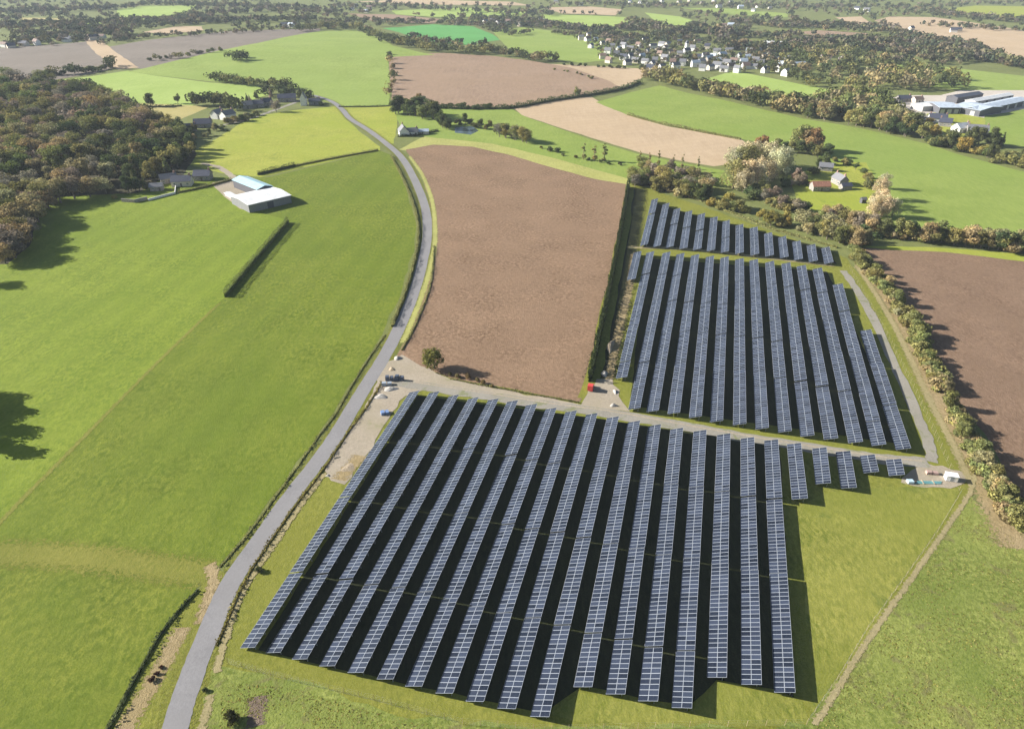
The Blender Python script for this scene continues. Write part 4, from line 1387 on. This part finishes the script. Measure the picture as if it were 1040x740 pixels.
def gabled(o, l, w, hw, rise, wall, roof, chim=0, detail=True, over=.35):
    """Ridge along local X."""
    m = MB()
    x, y = l / 2, w / 2
    m.poly([(-x, -y, -.5), (x, -y, -.5), (x, y, -.5), (-x, y, -.5), (-x, -y, hw), (x, -y, hw), (x, y, hw), (-x, y, hw), (-x, 0, hw + rise), (x, 0, hw + rise)],
           [(0, 1, 5, 4), (2, 3, 7, 6), (1, 2, 6, 9, 5), (3, 0, 4, 8, 7)])
    m.build('wall', wall, o)
    r = MB()
    xo, k = x + over, rise / y
    t = .16
    for s in (-1, 1):
        e = (y + over)
        pts = [(-xo, s * e, hw - over * k + .05), (xo, s * e, hw - over * k + .05), (xo, 0, hw + rise + .05), (-xo, 0, hw + rise + .05)]
        pts += [(p[0], p[1], p[2] + t) for p in pts]
        f = [(0, 1, 2, 3), (7, 6, 5, 4), (0, 4, 5, 1), (1, 5, 6, 2), (2, 6, 7, 3), (3, 7, 4, 0)]
        r.poly(pts, [q[::-1] if s < 0 else q for q in f])
    rf = r.build('roof', roof, o)
    for i in range(chim):
        cx = (x - .7) * (1 if i == 0 else -1)
        MB().box(cx - .45, cx + .45, -.4, .4, hw + rise * .5, hw + rise + 1.1).box(cx - .15, cx + .15, -.15, .15, hw + rise + 1.1, hw + rise + 1.5).build('chimney', BRICK, rf)
    if detail:
        nwin = max(2, int(l / 3))
        for side in (-1, 1):
            for i in range(nwin):
                cx = -x + l * (i + .5) / nwin
                if i == nwin // 2 and side < 0:
                    d = MB().box(cx - .5, cx + .5, side * y - .06, side * y + .06, 0, 2.1).build('door', DOORM, o)
                    MB().box(cx + .3, cx + .38, side * (y + .07) - .03, side * (y + .07) + .03, 1, 1.1).build('handle', TRIM, d)
                    continue
                for zz in ((1.1,) if hw < 4.5 else (1.0, 3.7)):
                    wd = MB().box(cx - .55, cx + .55, side * y - .05, side * y + .05, zz, zz + 1.2).build('window', TRIM, o)
                    for q in (-1, 1):
                        MB().box(cx + q * .26 - .21, cx + q * .26 + .21, side * (y + .035) - .03, side * (y + .035) + .03, zz + .1, zz + 1.1).build('pane', GLASS, wd)


def house(px, py, l, w, hw, rise, ang, wall, roof, label, chim=1, detail=True, name='house', cat='house', group=None):
    o = thing(name, label, cat, P(px, py), R(ang), group)
    gabled(o, l, w, hw, rise, wall, roof, chim, detail)
    return o


# barn group beside the left meadow; outline read from its roof corners
def rect(c0, c1, c2, z):
    """From three roof corners (c0-c1 the long side, c1-c2 the short one) at height z: centre, length, width, angle."""
    a, b, c = (P(*q, z=z) for q in (c0, c1, c2))
    u = (b - a).xy
    ang = math.atan2(u.y, u.x)
    n = Vector((-math.sin(ang), math.cos(ang)))
    w = (c - b).xy.dot(n)
    ctr = a.xy + u / 2 + n * w / 2
    return ctr, u.length, abs(w), ang


def shed(c0, c1, c2, z, rise, wall, roof, label, name='barn', cat='barn', doors=0):
    ctr, l, w, ang = rect(c0, c1, c2, z)
    o = thing(name, label, cat, (ctr.x, ctr.y, H(ctr.x, ctr.y)), ang)
    gabled(o, l, w, z - rise * .3, rise, wall, roof, 0, False, .4)
    for i in range(doors):
        cx = -l / 2 + l * (i + .5) / doors
        MB().box(cx - 1.8, cx + 1.8, -w / 2 - .06, -w / 2 + .06, 0, min(3.6, z - 1)).build('door', DARKW if wall is not DARKW else CONC, o)
    return o


shed((252, 208), (295, 198), (284, 188), 4.5, .9, wmat('shade_painted_wall', (.2, .2, .2)), R_WHITE, 'low white roofed barn beside the left meadow', doors=1)  # wall colour darkened to paint in the shade on the barn front
shed((236, 182), (261, 192), (273, 187), 5.0, 1.3, DARKW, R_BLUE, 'open shed with pale blue sloping roof behind the white barn', 'shed', 'shed')
shed((228, 196), (252, 209), (254, 206), 1.6, .2, CONC, R_WHITE, 'narrow white roofed lean-to on the yard side of the white barn', 'shed', 'shed')
house(186, 188, 11, 7, 3.2, 2.6, 8, W_CREAM, R_SLATE, 'dark slate cottage with pale front nearest the meadow', 1)
house(207, 182, 9.5, 7.5, 3.0, 2.6, 5, W_STONE, R_SLATE, 'slate cottage nearest the pale blue shed')
house(172, 185, 9, 6.5, 3.0, 2.2, 30, W_STONE, R_GREY, 'grey roofed cottage nearest the dark trees', 1)
house(160, 193, 7, 5, 2.6, 1.6, 15, W_STONE, R_GREY, 'small grey outbuilding between the trees and slate cottage', 0, True, 'outbuilding', 'outbuilding')


def wallrun(px, h, t, mat, label):
    m = MB()
    pts = [P(*p) for p in px]
    o0 = pts[0].copy()
    for a, b in zip(pts[:-1], pts[1:]):
        d = (b - a)
        u = d.normalized()
        n = Vector((-u.y, u.x, 0)) * t / 2
        a0, b0 = a - o0, b - o0
        v = [a0 - n, b0 - n, b0 + n, a0 + n]
        lo = [(p.x, p.y, p.z - .3) for p in v]
        hi = [(p.x, p.y, p.z + h) for p in v]
        m.poly(lo + hi, [(0, 3, 2, 1), (4, 5, 6, 7), (0, 1, 5, 4), (1, 2, 6, 5), (2, 3, 7, 6), (3, 0, 4, 7)])
    return tag(m.build('garden_wall', mat, loc=o0), label, 'wall')


wallrun([(124, 205), (137, 206), (150, 203)], 1.9, .5, W_STONE, 'old grey stone wall below the dark garden trees')
wallrun([(151, 204), (166, 200), (178, 197), (179, 188)], 1.2, .35, W_WHITE, 'white garden wall in front of the slate cottages')

# hamlet
house(222, 120, 10, 7, 4.2, 3, 70, W_WHITE, R_GREY, 'white gabled house at the left of the hamlet pair', 1)
house(232, 121, 11, 7.5, 4.2, 3, 60, W_WHITE, R_GREY, 'white gabled house at the right of the hamlet pair', 2)
house(207, 129, 13, 8, 3.2, 3.2, 12, W_STONE, R_SLATE, 'long slate roofed house below the white gabled pair')
house(194, 133, 9, 6, 3, 2.6, 25, W_STONE, R_SLATE, 'small slate house left of the long slate roofed house')
house(178, 132, 12, 6.5, 3, 2.4, 5, W_STONE, R_GREY, 'grey stone house at the left end of the hamlet')
house(252, 110, 9, 7, 3.4, 2.8, 20, W_STONE, R_GREY, 'grey roofed house at the left of the upper hamlet', 1)
house(262, 109, 11, 7, 3.4, 2.8, 10, W_STONE, R_SLATE, 'slate roofed house in the middle of the upper hamlet', 2)
house(271, 107, 9, 7, 3.4, 2.8, 35, W_STONE, R_SLATE, 'slate roofed house left of the pinkish bare tree')
house(292, 103, 16, 9, 3.6, 3, 15, W_STONE, R_SLATE, 'long slate barn right of the pinkish bare tree', 0)
house(309, 107, 6, 5, 6.5, 4.5, 95, W_WHITE, R_GREY, 'narrow tall white gable by the end of the lane', 0)
house(320, 106, 10, 6, 3, 2.2, 10, W_STONE, R_SLATE, 'low slate house right of the tall white gable', 1)
# white cottage by the road
house(410, 137, 10.5, 7, 3.4, 3.6, 105, W_WHITE, R_GREY, 'white gabled cottage beside the road under dark trees', 1)
house(419, 137, 8, 6, 2.8, 2.4, 15, W_WHITE, R_GREY, 'grey roofed wing to the right of the white cottage', 1)
house(430, 136, 8, 4.5, 2.2, 1.4, 8, W_CREAM, R_SHEET, 'small pale outbuilding right of the white cottage', 0, False, 'outbuilding', 'outbuilding')
# stone cottage on the right
house(832, 193, 10, 6, 3.0, 2.2, 2, W_STONE, R_RUST, 'low barn with rusty red roof in the right garden', 0, True, 'barn', 'barn')
house(852, 187, 9, 5.5, 3.4, 2.6, 100, W_STONE, R_GREY, 'grey stone cottage right of the rusty roofed barn', 2)
house(838, 173, 8, 5, 2.8, 2, 160, W_STONE, R_GREY, 'small grey outhouse behind the stone cottage', 0, True, 'outbuilding', 'outbuilding')
house(858, 192, 6, 4, 2.2, 1.4, 10, W_STONE, R_SLATE, 'low slate lean-to at the foot of the stone cottage', 0, False, 'outbuilding', 'outbuilding')
house(876, 206, 2.6, 2.2, 2.2, .9, 10, DARKW, R_GREY, 'tiny dark garden shed on the right lawn', 0, False, 'shed', 'shed')
# farm on the right
shed((955, 109), (976, 109), (979, 103), 5.5, 1.5, DARKW, R_SHEET, 'grey barn at the front left of the farm', doors=3)
shed((973, 99), (999, 95), (996, 92), 5.5, 1.6, DARKW, R_SLATE, 'dark teal roofed shed at the back of the farm')
shed((991, 103), (1030, 96), (1025, 93.5), 4.6, 1.4, CONC, R_WHITE, 'long white roofed shed behind the long blue grey one', doors=5)
shed((995, 112), (1045, 101), (1036, 97), 5.0, 1.6, DARKW, R_SHEET, 'long blue grey shed at the right of the farm', doors=6)
shed((968, 107), (996, 112), (994, 104), 5.4, 1.6, DARKW, R_SHEET, 'pale blue grey link barn in the middle of the farm', doors=2)
shed((938, 108), (954, 107), (954, 103), 4.5, 1.2, CONC, R_WHITE, 'small white barn beside the farm yard')
house(917, 103, 12, 7, 3, 2.4, 5, W_STONE, R_SLATE, 'dark slate house at the left of the farm yard')
house(931, 104, 9, 6, 3, 2.2, 15, W_CREAM, R_BROWN, 'brown tiled house between the slate house and barn')
house(951, 124, 13, 8, 3.6, 3, 160, W_WHITE, R_SLATE, 'slate farmhouse below the farm yard, left of the pair', 2)
house(959, 128, 9, 7, 3.4, 2.8, 150, W_STONE, R_SLATE, 'small slate house touching the slate farmhouse', 1)
house(975, 134, 12, 8, 3.8, 3, 20, W_WHITE, R_WHITE, 'white house below the long farm sheds', 1)
house(991, 136, 14, 9, 3.6, 3.2, 160, W_STONE, R_GREY, 'grey stone farmhouse among the dark green trees', 2)
house(938, 125, 8, 5, 2.8, 1.8, 10, W_CREAM, R_GREY, 'low cream outbuilding at the left of the farmhouse', 0, False, 'outbuilding', 'outbuilding')

# villages: small houses far away
vr = random.Random(31)


def village(pts, label, group, size=1.0):
    for (x, y) in pts:
        wl = vr.choice([W_WHITE, W_WHITE, W_WHITE, W_CREAM])
        rf = vr.choice([R_SLATE, R_GREY, R_GREY, R_SHEET, R_BROWN])
        l, w = vr.uniform(7.5, 12) * size, vr.uniform(5.5, 7.5) * size
        o = thing('house', label, 'house', P(x, y), R(vr.uniform(-50, 60)), group)
        gabled(o, l, w, vr.uniform(3, 5.2), vr.uniform(2.2, 3.4), wl, rf, 0, False)


village([(605, 42), (612, 46), (618, 44), (622, 50), (628, 53), (633, 49), (640, 52), (626, 58), (633, 61), (640, 60), (646, 55), (652, 60), (657, 54), (663, 50), (668, 52), (670, 57), (675, 52), (680, 55), (645, 64), (655, 66),
         (665, 64), (675, 62), (683, 66), (690, 58), (697, 55), (703, 52), (693, 67), (700, 63), (662, 68), (617, 55), (648, 49), (672, 47), (678, 48), (687, 62), (637, 66)],
        'pale house crowded into the village beyond the tan hill field', 'houses of the village beyond the tan hill field', .82)
village([(706, 68), (712, 66), (718, 64), (724, 60), (713, 72), (721, 71), (728, 70), (735, 73), (730, 64), (738, 67), (745, 64), (742, 71), (750, 60), (755, 65), (760, 60), (767, 63), (775, 61), (748, 74), (716, 60), (709, 61), (733, 59), (757, 70)],
        'pale house on the right side of the village, below the dark pines', 'houses on the right side of the village', .9)
village([(765, 70), (772, 66), (780, 70), (787, 64), (783, 57), (792, 68), (798, 62), (760, 55), (770, 54), (748, 50), (740, 55), (728, 54), (718, 50), (708, 44), (690, 46), (655, 44), (635, 42), (600, 49), (598, 38), (612, 60), (618, 64), (660, 72), (672, 71), (686, 70), (790, 73), (777, 74)],
        'scattered pale house on the leafy fringe of the village', 'scattered houses on the fringe of the village', .85)
village([(803, 72), (811, 70), (818, 67), (838, 62), (856, 62), (862, 65), (868, 66), (800, 77)], 'white house among the trees of the mixed wood', 'houses among the mixed wood', 1.2)
village([(493, 24), (500, 23), (506, 25), (512, 26), (516, 24), (528, 27), (549, 21), (553, 24), (590, 41), (597, 42)], 'pale house in the far hamlet behind the vivid green field', 'far hamlet houses', 1.0)
village([(5, 48), (12, 49), (25, 47), (38, 46), (68, 43), (91, 40), (96, 41), (98, 39), (75, 41), (104, 39)], 'small pale house along the top of the brown field', 'houses above the brown field', 1.1)
village([(358, 11), (372, 13), (361, 7), (375, 9), (290, 27), (296, 28), (650, 4), (658, 5), (672, 3), (690, 3), (700, 2), (712, 4), (725, 2), (742, 4), (752, 9), (770, 8), (782, 10), (735, 28), (742, 27), (748, 28), (870, 10), (880, 12), (640, 3), (590, 6), (565, 3), (925, 31), (968, 33), (972, 32), (765, 12), (730, 8)],
        'tiny pale house scattered in the hazy far distance', 'tiny houses in the far distance', 1.15)
o = thing('church_tower', 'pale church tower at the edge of the village pines', 'church tower', P(697, 51), R(20))
MB().box(-2, 2, -2, 2, -.5, 9).build('wall', W_WHITE, o)
MB().box(-2.3, 2.3, -2.3, 2.3, 9, 13, top=(-.1, .1, -.1, .1)).build('roof', R_SLATE, o)
shed((772, 44), (792, 45), (793, 42), 5, 1, CONC, R_WHITE, 'long white glasshouse shed behind the village', 'shed', 'shed')
shed((1000, 46), (1001, 47), (1003, 45), 3, .5, CONC, R_GREY, 'small hut in the far tan field', 'hut', 'hut') if False else None

# ------------------------------------------------------------------ things on the site
RED = wmat('red_paint', (.55, .06, .05), rough=.35, spec=.5)
VWHITE = wmat('white_paint', (.78, .78, .77), rough=.35, spec=.5)
RUBBER = wmat('tyre_rubber', (.03, .03, .03), rough=.9)
SANDY = field_mat('spoil_heap_earth', (.25, .2, .13), (.44, .36, .26), fine=2, stretch=1, contrast=1.2, bump=.6)
CHALK = field_mat('pale_rubble', (.28, .26, .23), (.52, .49, .44), fine=2.5, stretch=1, contrast=1.2, bump=.6)
BLUEP = wmat('blue_plastic', (.16, .24, .42), rough=.5)
DARKB = wmat('dark_blue_wrap', (.07, .09, .13), rough=.5)
TEAL = wmat('teal_plastic_pipe', (.16, .36, .36), rough=.5)
WOODP = wmat('pallet_timber', (.42, .31, .2), rough=.9, var=.25)


def van(px, py, ang, paint, label, cat='van', l=4.9, w=1.95, h=2.1):
    o = thing('parked_van', label, cat, P(px, py), R(ang))
    x, y = l / 2, w / 2
    b = MB()
    side = [(-x, .35), (x, .35), (x, .95), (x - .9, 1.15), (x - 1.6, h - .08), (x - 1.9, h), (-x + .05, h), (-x, h - .1)]
    n = len(side)
    pts = [(p, -y, q) for p, q in side] + [(p, y, q) for p, q in side]
    b.poly(pts, [tuple(range(n)), tuple(range(2 * n - 1, n - 1, -1))] + [(i, i + n, (i + 1) % n + n, (i + 1) % n) for i in range(n)])
    b.build('body', paint, o)
    g = MB()
    g.poly([(x - .93, -y + .15, 1.2), (x - .93, y - .15, 1.2), (x - 1.55, y - .2, h - .14), (x - 1.55, -y + .2, h - .14),
            (x - .89, -y + .15, 1.22), (x - .89, y - .15, 1.22), (x - 1.51, y - .2, h - .12), (x - 1.51, -y + .2, h - .12)],
           [(0, 1, 2, 3), (4, 5, 6, 7), (0, 1, 5, 4), (1, 2, 6, 5), (2, 3, 7, 6), (3, 0, 4, 7)])
    g.build('windscreen', GLASS, o)
    for s in (-1, 1):
        MB().box(x - 2.5, x - 1.5, s * y - .02, s * y + .02, 1.25, h - .3).build('side_window', GLASS, o)
        MB().box(x - .03, x + .03, s * (y - .3) - .16, s * (y - .3) + .16, .65, .85).build('headlight', TRIM, o)
        for q in (-1, 1):
            MB().tube((q * (x - .95), s * (y - .2), .36), (q * (x - .95), s * (y + .03), .36), .36, .36, 14).build('wheel', RUBBER, o)
    return o


van(600, 395, 74, RED, 'small red van parked in the hedge shadow by the gravel track', h=2.2, l=3.5, w=1.7)
CABIN = thing('site_cabin', 'small white site cabin at the end of the gravel track', 'cabin', P(965, 487), R(-14))
MB().box(-1.4, 1.4, -.9, .9, .15, 1.75).build('body', VWHITE, CABIN)
MB().box(-1.5, 1.5, -1, 1, 1.753, 1.85).build('roof', VWHITE, CABIN)
MB().box(-.4, .4, -.93, -.87, .2, 1.6).build('door', wmat('grey_door', (.3, .32, .34)), CABIN)
MB().box(-1.3, -1.1, -.8, .8, -.1, .148).box(1.1, 1.3, -.8, .8, -.1, .148).build('skid', DARKB, CABIN)


def heap(px, py, rx, ry, h, mat, label, seed, ang=0, name='spoil_heap', cat='heap'):
    rng = random.Random(seed)
    n, m = 18, 6
    mb = MB()
    v = []
    for i in range(m + 1):
        f = i / m
        for k in range(n):
            a = 2 * math.pi * k / n
            r = (1 - f) * (1 + .18 * math.sin(3 * a + seed) + rng.uniform(-.06, .06))
            v.append((r * rx * math.cos(a), r * ry * math.sin(a), -.1 + h * (1 - (1 - f) ** 1.6) * (1 + rng.uniform(-.08, .08)) if i else -.15))
    fs = [(i * n + k, i * n + (k + 1) % n, (i + 1) * n + (k + 1) % n, (i + 1) * n + k) for i in range(m) for k in range(n)]
    mb.poly(v, fs)
    me = mb.mesh(name)
    for p in me.polygons:
        p.use_smooth = True
    o = link(name, me, mat, loc=P(px, py), rz=R(ang))
    return tag(o, label, cat)


heap(404, 364, 1.6, 1.5, 1.0, CHALK, 'pale rubble heap at the gateway by the road', 1)
heap(397, 395, 2.6, 1.6, .9, CHALK, 'larger white rubble heap in the site compound', 2, 10)
heap(387, 403, 2.3, 1.6, .9, CHALK, 'white rubble heap nearest the first solar row end', 3)
heap(398, 375, 1.1, 1.6, .7, SANDY, 'sandy earth heap between the two rubble heaps by the gate', 4, 30)
heap(620, 352, 1.2, 5.2, 1.5, SANDY, 'long sandy spoil heap beside the tall dark hedge', 5, -14)
heap(614, 380, 1.2, 1.8, 1.3, CHALK, 'white stone heap beside the red van track', 6)
heap(625, 398, .9, 1.6, .7, CHALK, 'small white stone heap at the corner of the gravel track', 7)
heap(354, 475, 2.2, 2.9, .4, SANDY, 'low bare earth mound between the road and first solar row', 8, -30)
heap(623, 412, 1.3, .9, 1.0, CHALK, 'pale stone heap just above the gravel track junction', 9)
heap(333, 483, .8, .6, .5, CHALK, 'little white stone pile on the road verge', 10)


def box_stack(px, py, l, w, h, n, ang, mat, label, name, cat):
    """Wrapped crates or pallets standing side by side on a timber base."""
    o = thing(name, label, cat, P(px, py), R(ang))
    for i in range(n):
        x = (i - (n - 1) / 2) * (l / n)
        a = l / n * .44
        hh = h * (1 - .18 * ((i * 7) % 3))
        MB().box(x - a, x + a, -w / 2, w / 2, .16, hh, top=(x - a + .05, x + a - .05, -w / 2 + .05, w / 2 - .05)).build('wrapped_load', mat, o)
        p = MB()
        for s in (-1, 0, 1):
            p.box(x - a, x + a, s * (w / 2 - .08) - .06, s * (w / 2 - .08) + .06, 0, .12)
        p.box(x - a, x + a, -w / 2, w / 2, .12, .158)
        p.build('pallet', WOODP, o)
    return o


box_stack(398, 386, 4.2, 1.3, 1.7, 3, 4, DARKB, 'dark wrapped crates in the site compound, left of the blue ones', 'wrapped_crate_stack', 'crates')
box_stack(406, 386, 3.0, 1.2, 1.9, 2, -6, DARKB, 'dark blue wrapped crates in the middle of the compound', 'wrapped_crate_stack', 'crates')
box_stack(393, 391, 3.4, 1.2, 1.2, 2, 12, wmat('grey_wrap', (.3, .34, .38), rough=.5), 'grey wrapped crates below the dark ones in the compound', 'wrapped_crate_stack', 'crates')
box_stack(391, 420, 2.6, 1.6, 1.0, 2, 20, BLUEP, 'blue wrapped crates beside the end of the first solar row', 'wrapped_crate_stack', 'crates')
box_stack(946, 481, 3.2, 1.1, .9, 2, -5, wmat('brown_wrap', (.38, .26, .22), rough=.7), 'brown wrapped pallets left of the white cabin', 'wrapped_crate_stack', 'crates')
box_stack(924, 490, 1.8, 1.3, .8, 1, 0, wmat('pale_blue_wrap', (.45, .58, .66), rough=.5), 'pale blue wrapped crate at the left end of the teal pipes', 'wrapped_crate', 'crate')
o = thing('pipe_bundle', 'bundle of teal pipes lying in the grass left of the white cabin', 'pipes', P(942, 490), R(-2))
for i in range(4):
    MB().tube((-3.4 + .3 * i, -.5 + .3 * i, .14), (3.2 + .2 * i, -.45 + .28 * i, .14), .12, .12, 8).build('pipe', TEAL, o)
MB().box(-1.4, -1.25, -.7, .75, 0, .3).box(1.4, 1.55, -.65, .75, 0, .3).build('strap', WOODP, o)


# wire fences round the solar field
def fence(px, label, h=1.9, sp=3.2):
    pts = [P(*p) for p in px]
    L = sum((b - a).length for a, b in zip(pts[:-1], pts[1:]))
    sp = max(sp, L / 95)
    o = thing('wire_fence', label, 'fence', pts[0])
    o0 = pts[0]
    post = MB().tube((0, 0, -.4), (0, 0, h), .035, .03, 6).mesh('post')
    post.materials.append(WOODP)
    w = MB()
    for a, b in zip(pts[:-1], pts[1:]):
        k = max(1, round((b - a).length / sp))
        for i in range(k):
            p = a + (b - a) * (i / k) - o0
            q = bpy.data.objects.new('post', post)
            COL.objects.link(q)
            q.parent = o
            q.location = p
        for z in (.15, .5, .9, 1.3, h - .1):
            w.tube(a - o0 + Vector((0, 0, z)), b - o0 + Vector((0, 0, z)), .005, .005, 3)
    w.build('wire', M['galv'], o)


fence([(232, 674), (290, 690), (380, 711), (470, 735), (560, 742), (700, 738), (816, 736)], 'wire fence along the bottom ends of the near solar rows')
fence([(819, 735), (850, 690), (880, 640), (920, 585), (952, 540), (976, 500)], 'wire fence beside the pale path across the dry grass')
fence([(974, 498), (955, 455), (930, 400), (905, 350), (880, 305), (862, 272)], 'wire fence between the gravel track and the ragged hedge')

# ------------------------------------------------------------------ tufts of dry grass on the unmown ground
def tufts():
    rng = np.random.default_rng(9)
    areas = [([(985, 506), (1045, 562), (1060, 745), (836, 745), (826, 738)], 5000, .26),
             ([(225, 692), (300, 699), (420, 733), (560, 741), (700, 741), (820, 739), (815, 760), (222, 760)], 2200, .26),
             ]
    pal = np.array([(.22, .22, .06), (.28, .26, .09), (.15, .17, .04), (.19, .19, .05), (.15, .13, .06)])
    q, lc, ti = [], [], []
    for poly, n, sz in areas:
        pp = [P2(*p) for p in poly]
        xs, ys = [p[0] for p in pp], [p[1] for p in pp]
        pts = []
        while len(pts) < n:
            x, y = rng.uniform(min(xs), max(xs)), rng.uniform(min(ys), max(ys))
            w = math.sin(x * .35 + 1.3 * math.sin(y * .21)) + math.sin(y * .43 + 1.1 * math.sin(x * .17)) + rng.normal(0, .8)
            if w > -.2 and inside((x, y), pp):
                pts.append((x, y, rng.uniform(.02, .09)))
        pts = np.array(pts)
        q.append(leaf_quads(pts, np.tile([0, 0, 1.0], (n, 1)), sz, rng, .3))
        lc.append(pal[rng.choice(5, n, p=[.3, .22, .22, .18, .08])])
        ti.append(rng.uniform(0, 1, n))
    ti = np.concatenate(ti)
    me = arr_mesh('grass_tufts', np.concatenate(q), ti, ti[::-1])
    ca = me.attributes.new('leafcol', 'FLOAT_VECTOR', 'FACE')
    ca.data.foreach_set('vector', np.concatenate(lc).astype(np.float32).ravel())
    tag(link('grass_tufts', me, M['tufts']), 'dry grass tufts covering the rough unmown ground', 'grass', kind='stuff')


tufts()

# ------------------------------------------------------------------ haze
def haze():
    m = bpy.data.materials.new('haze_air')
    m.use_nodes = True
    nt = m.node_tree
    nt.nodes.remove(nt.nodes['Principled BSDF'])
    v = nt.nodes.new('ShaderNodeVolumePrincipled')
    v.inputs['Color'].default_value = (.78, .88, 1, 1)
    v.inputs['Density'].default_value = HAZE
    v.inputs['Anisotropy'].default_value = 0
    nt.links.new(v.outputs[0], nt.nodes['Material Output'].inputs['Volume'])
    o = MB().box(-9100, 9100, -9100, 12700, -2, 135).build('haze', m)
    tag(o, 'pale blue haze over the far countryside', 'haze', kind='stuff')


HAZE = .00008
haze()
print('objects', len(bpy.data.objects))
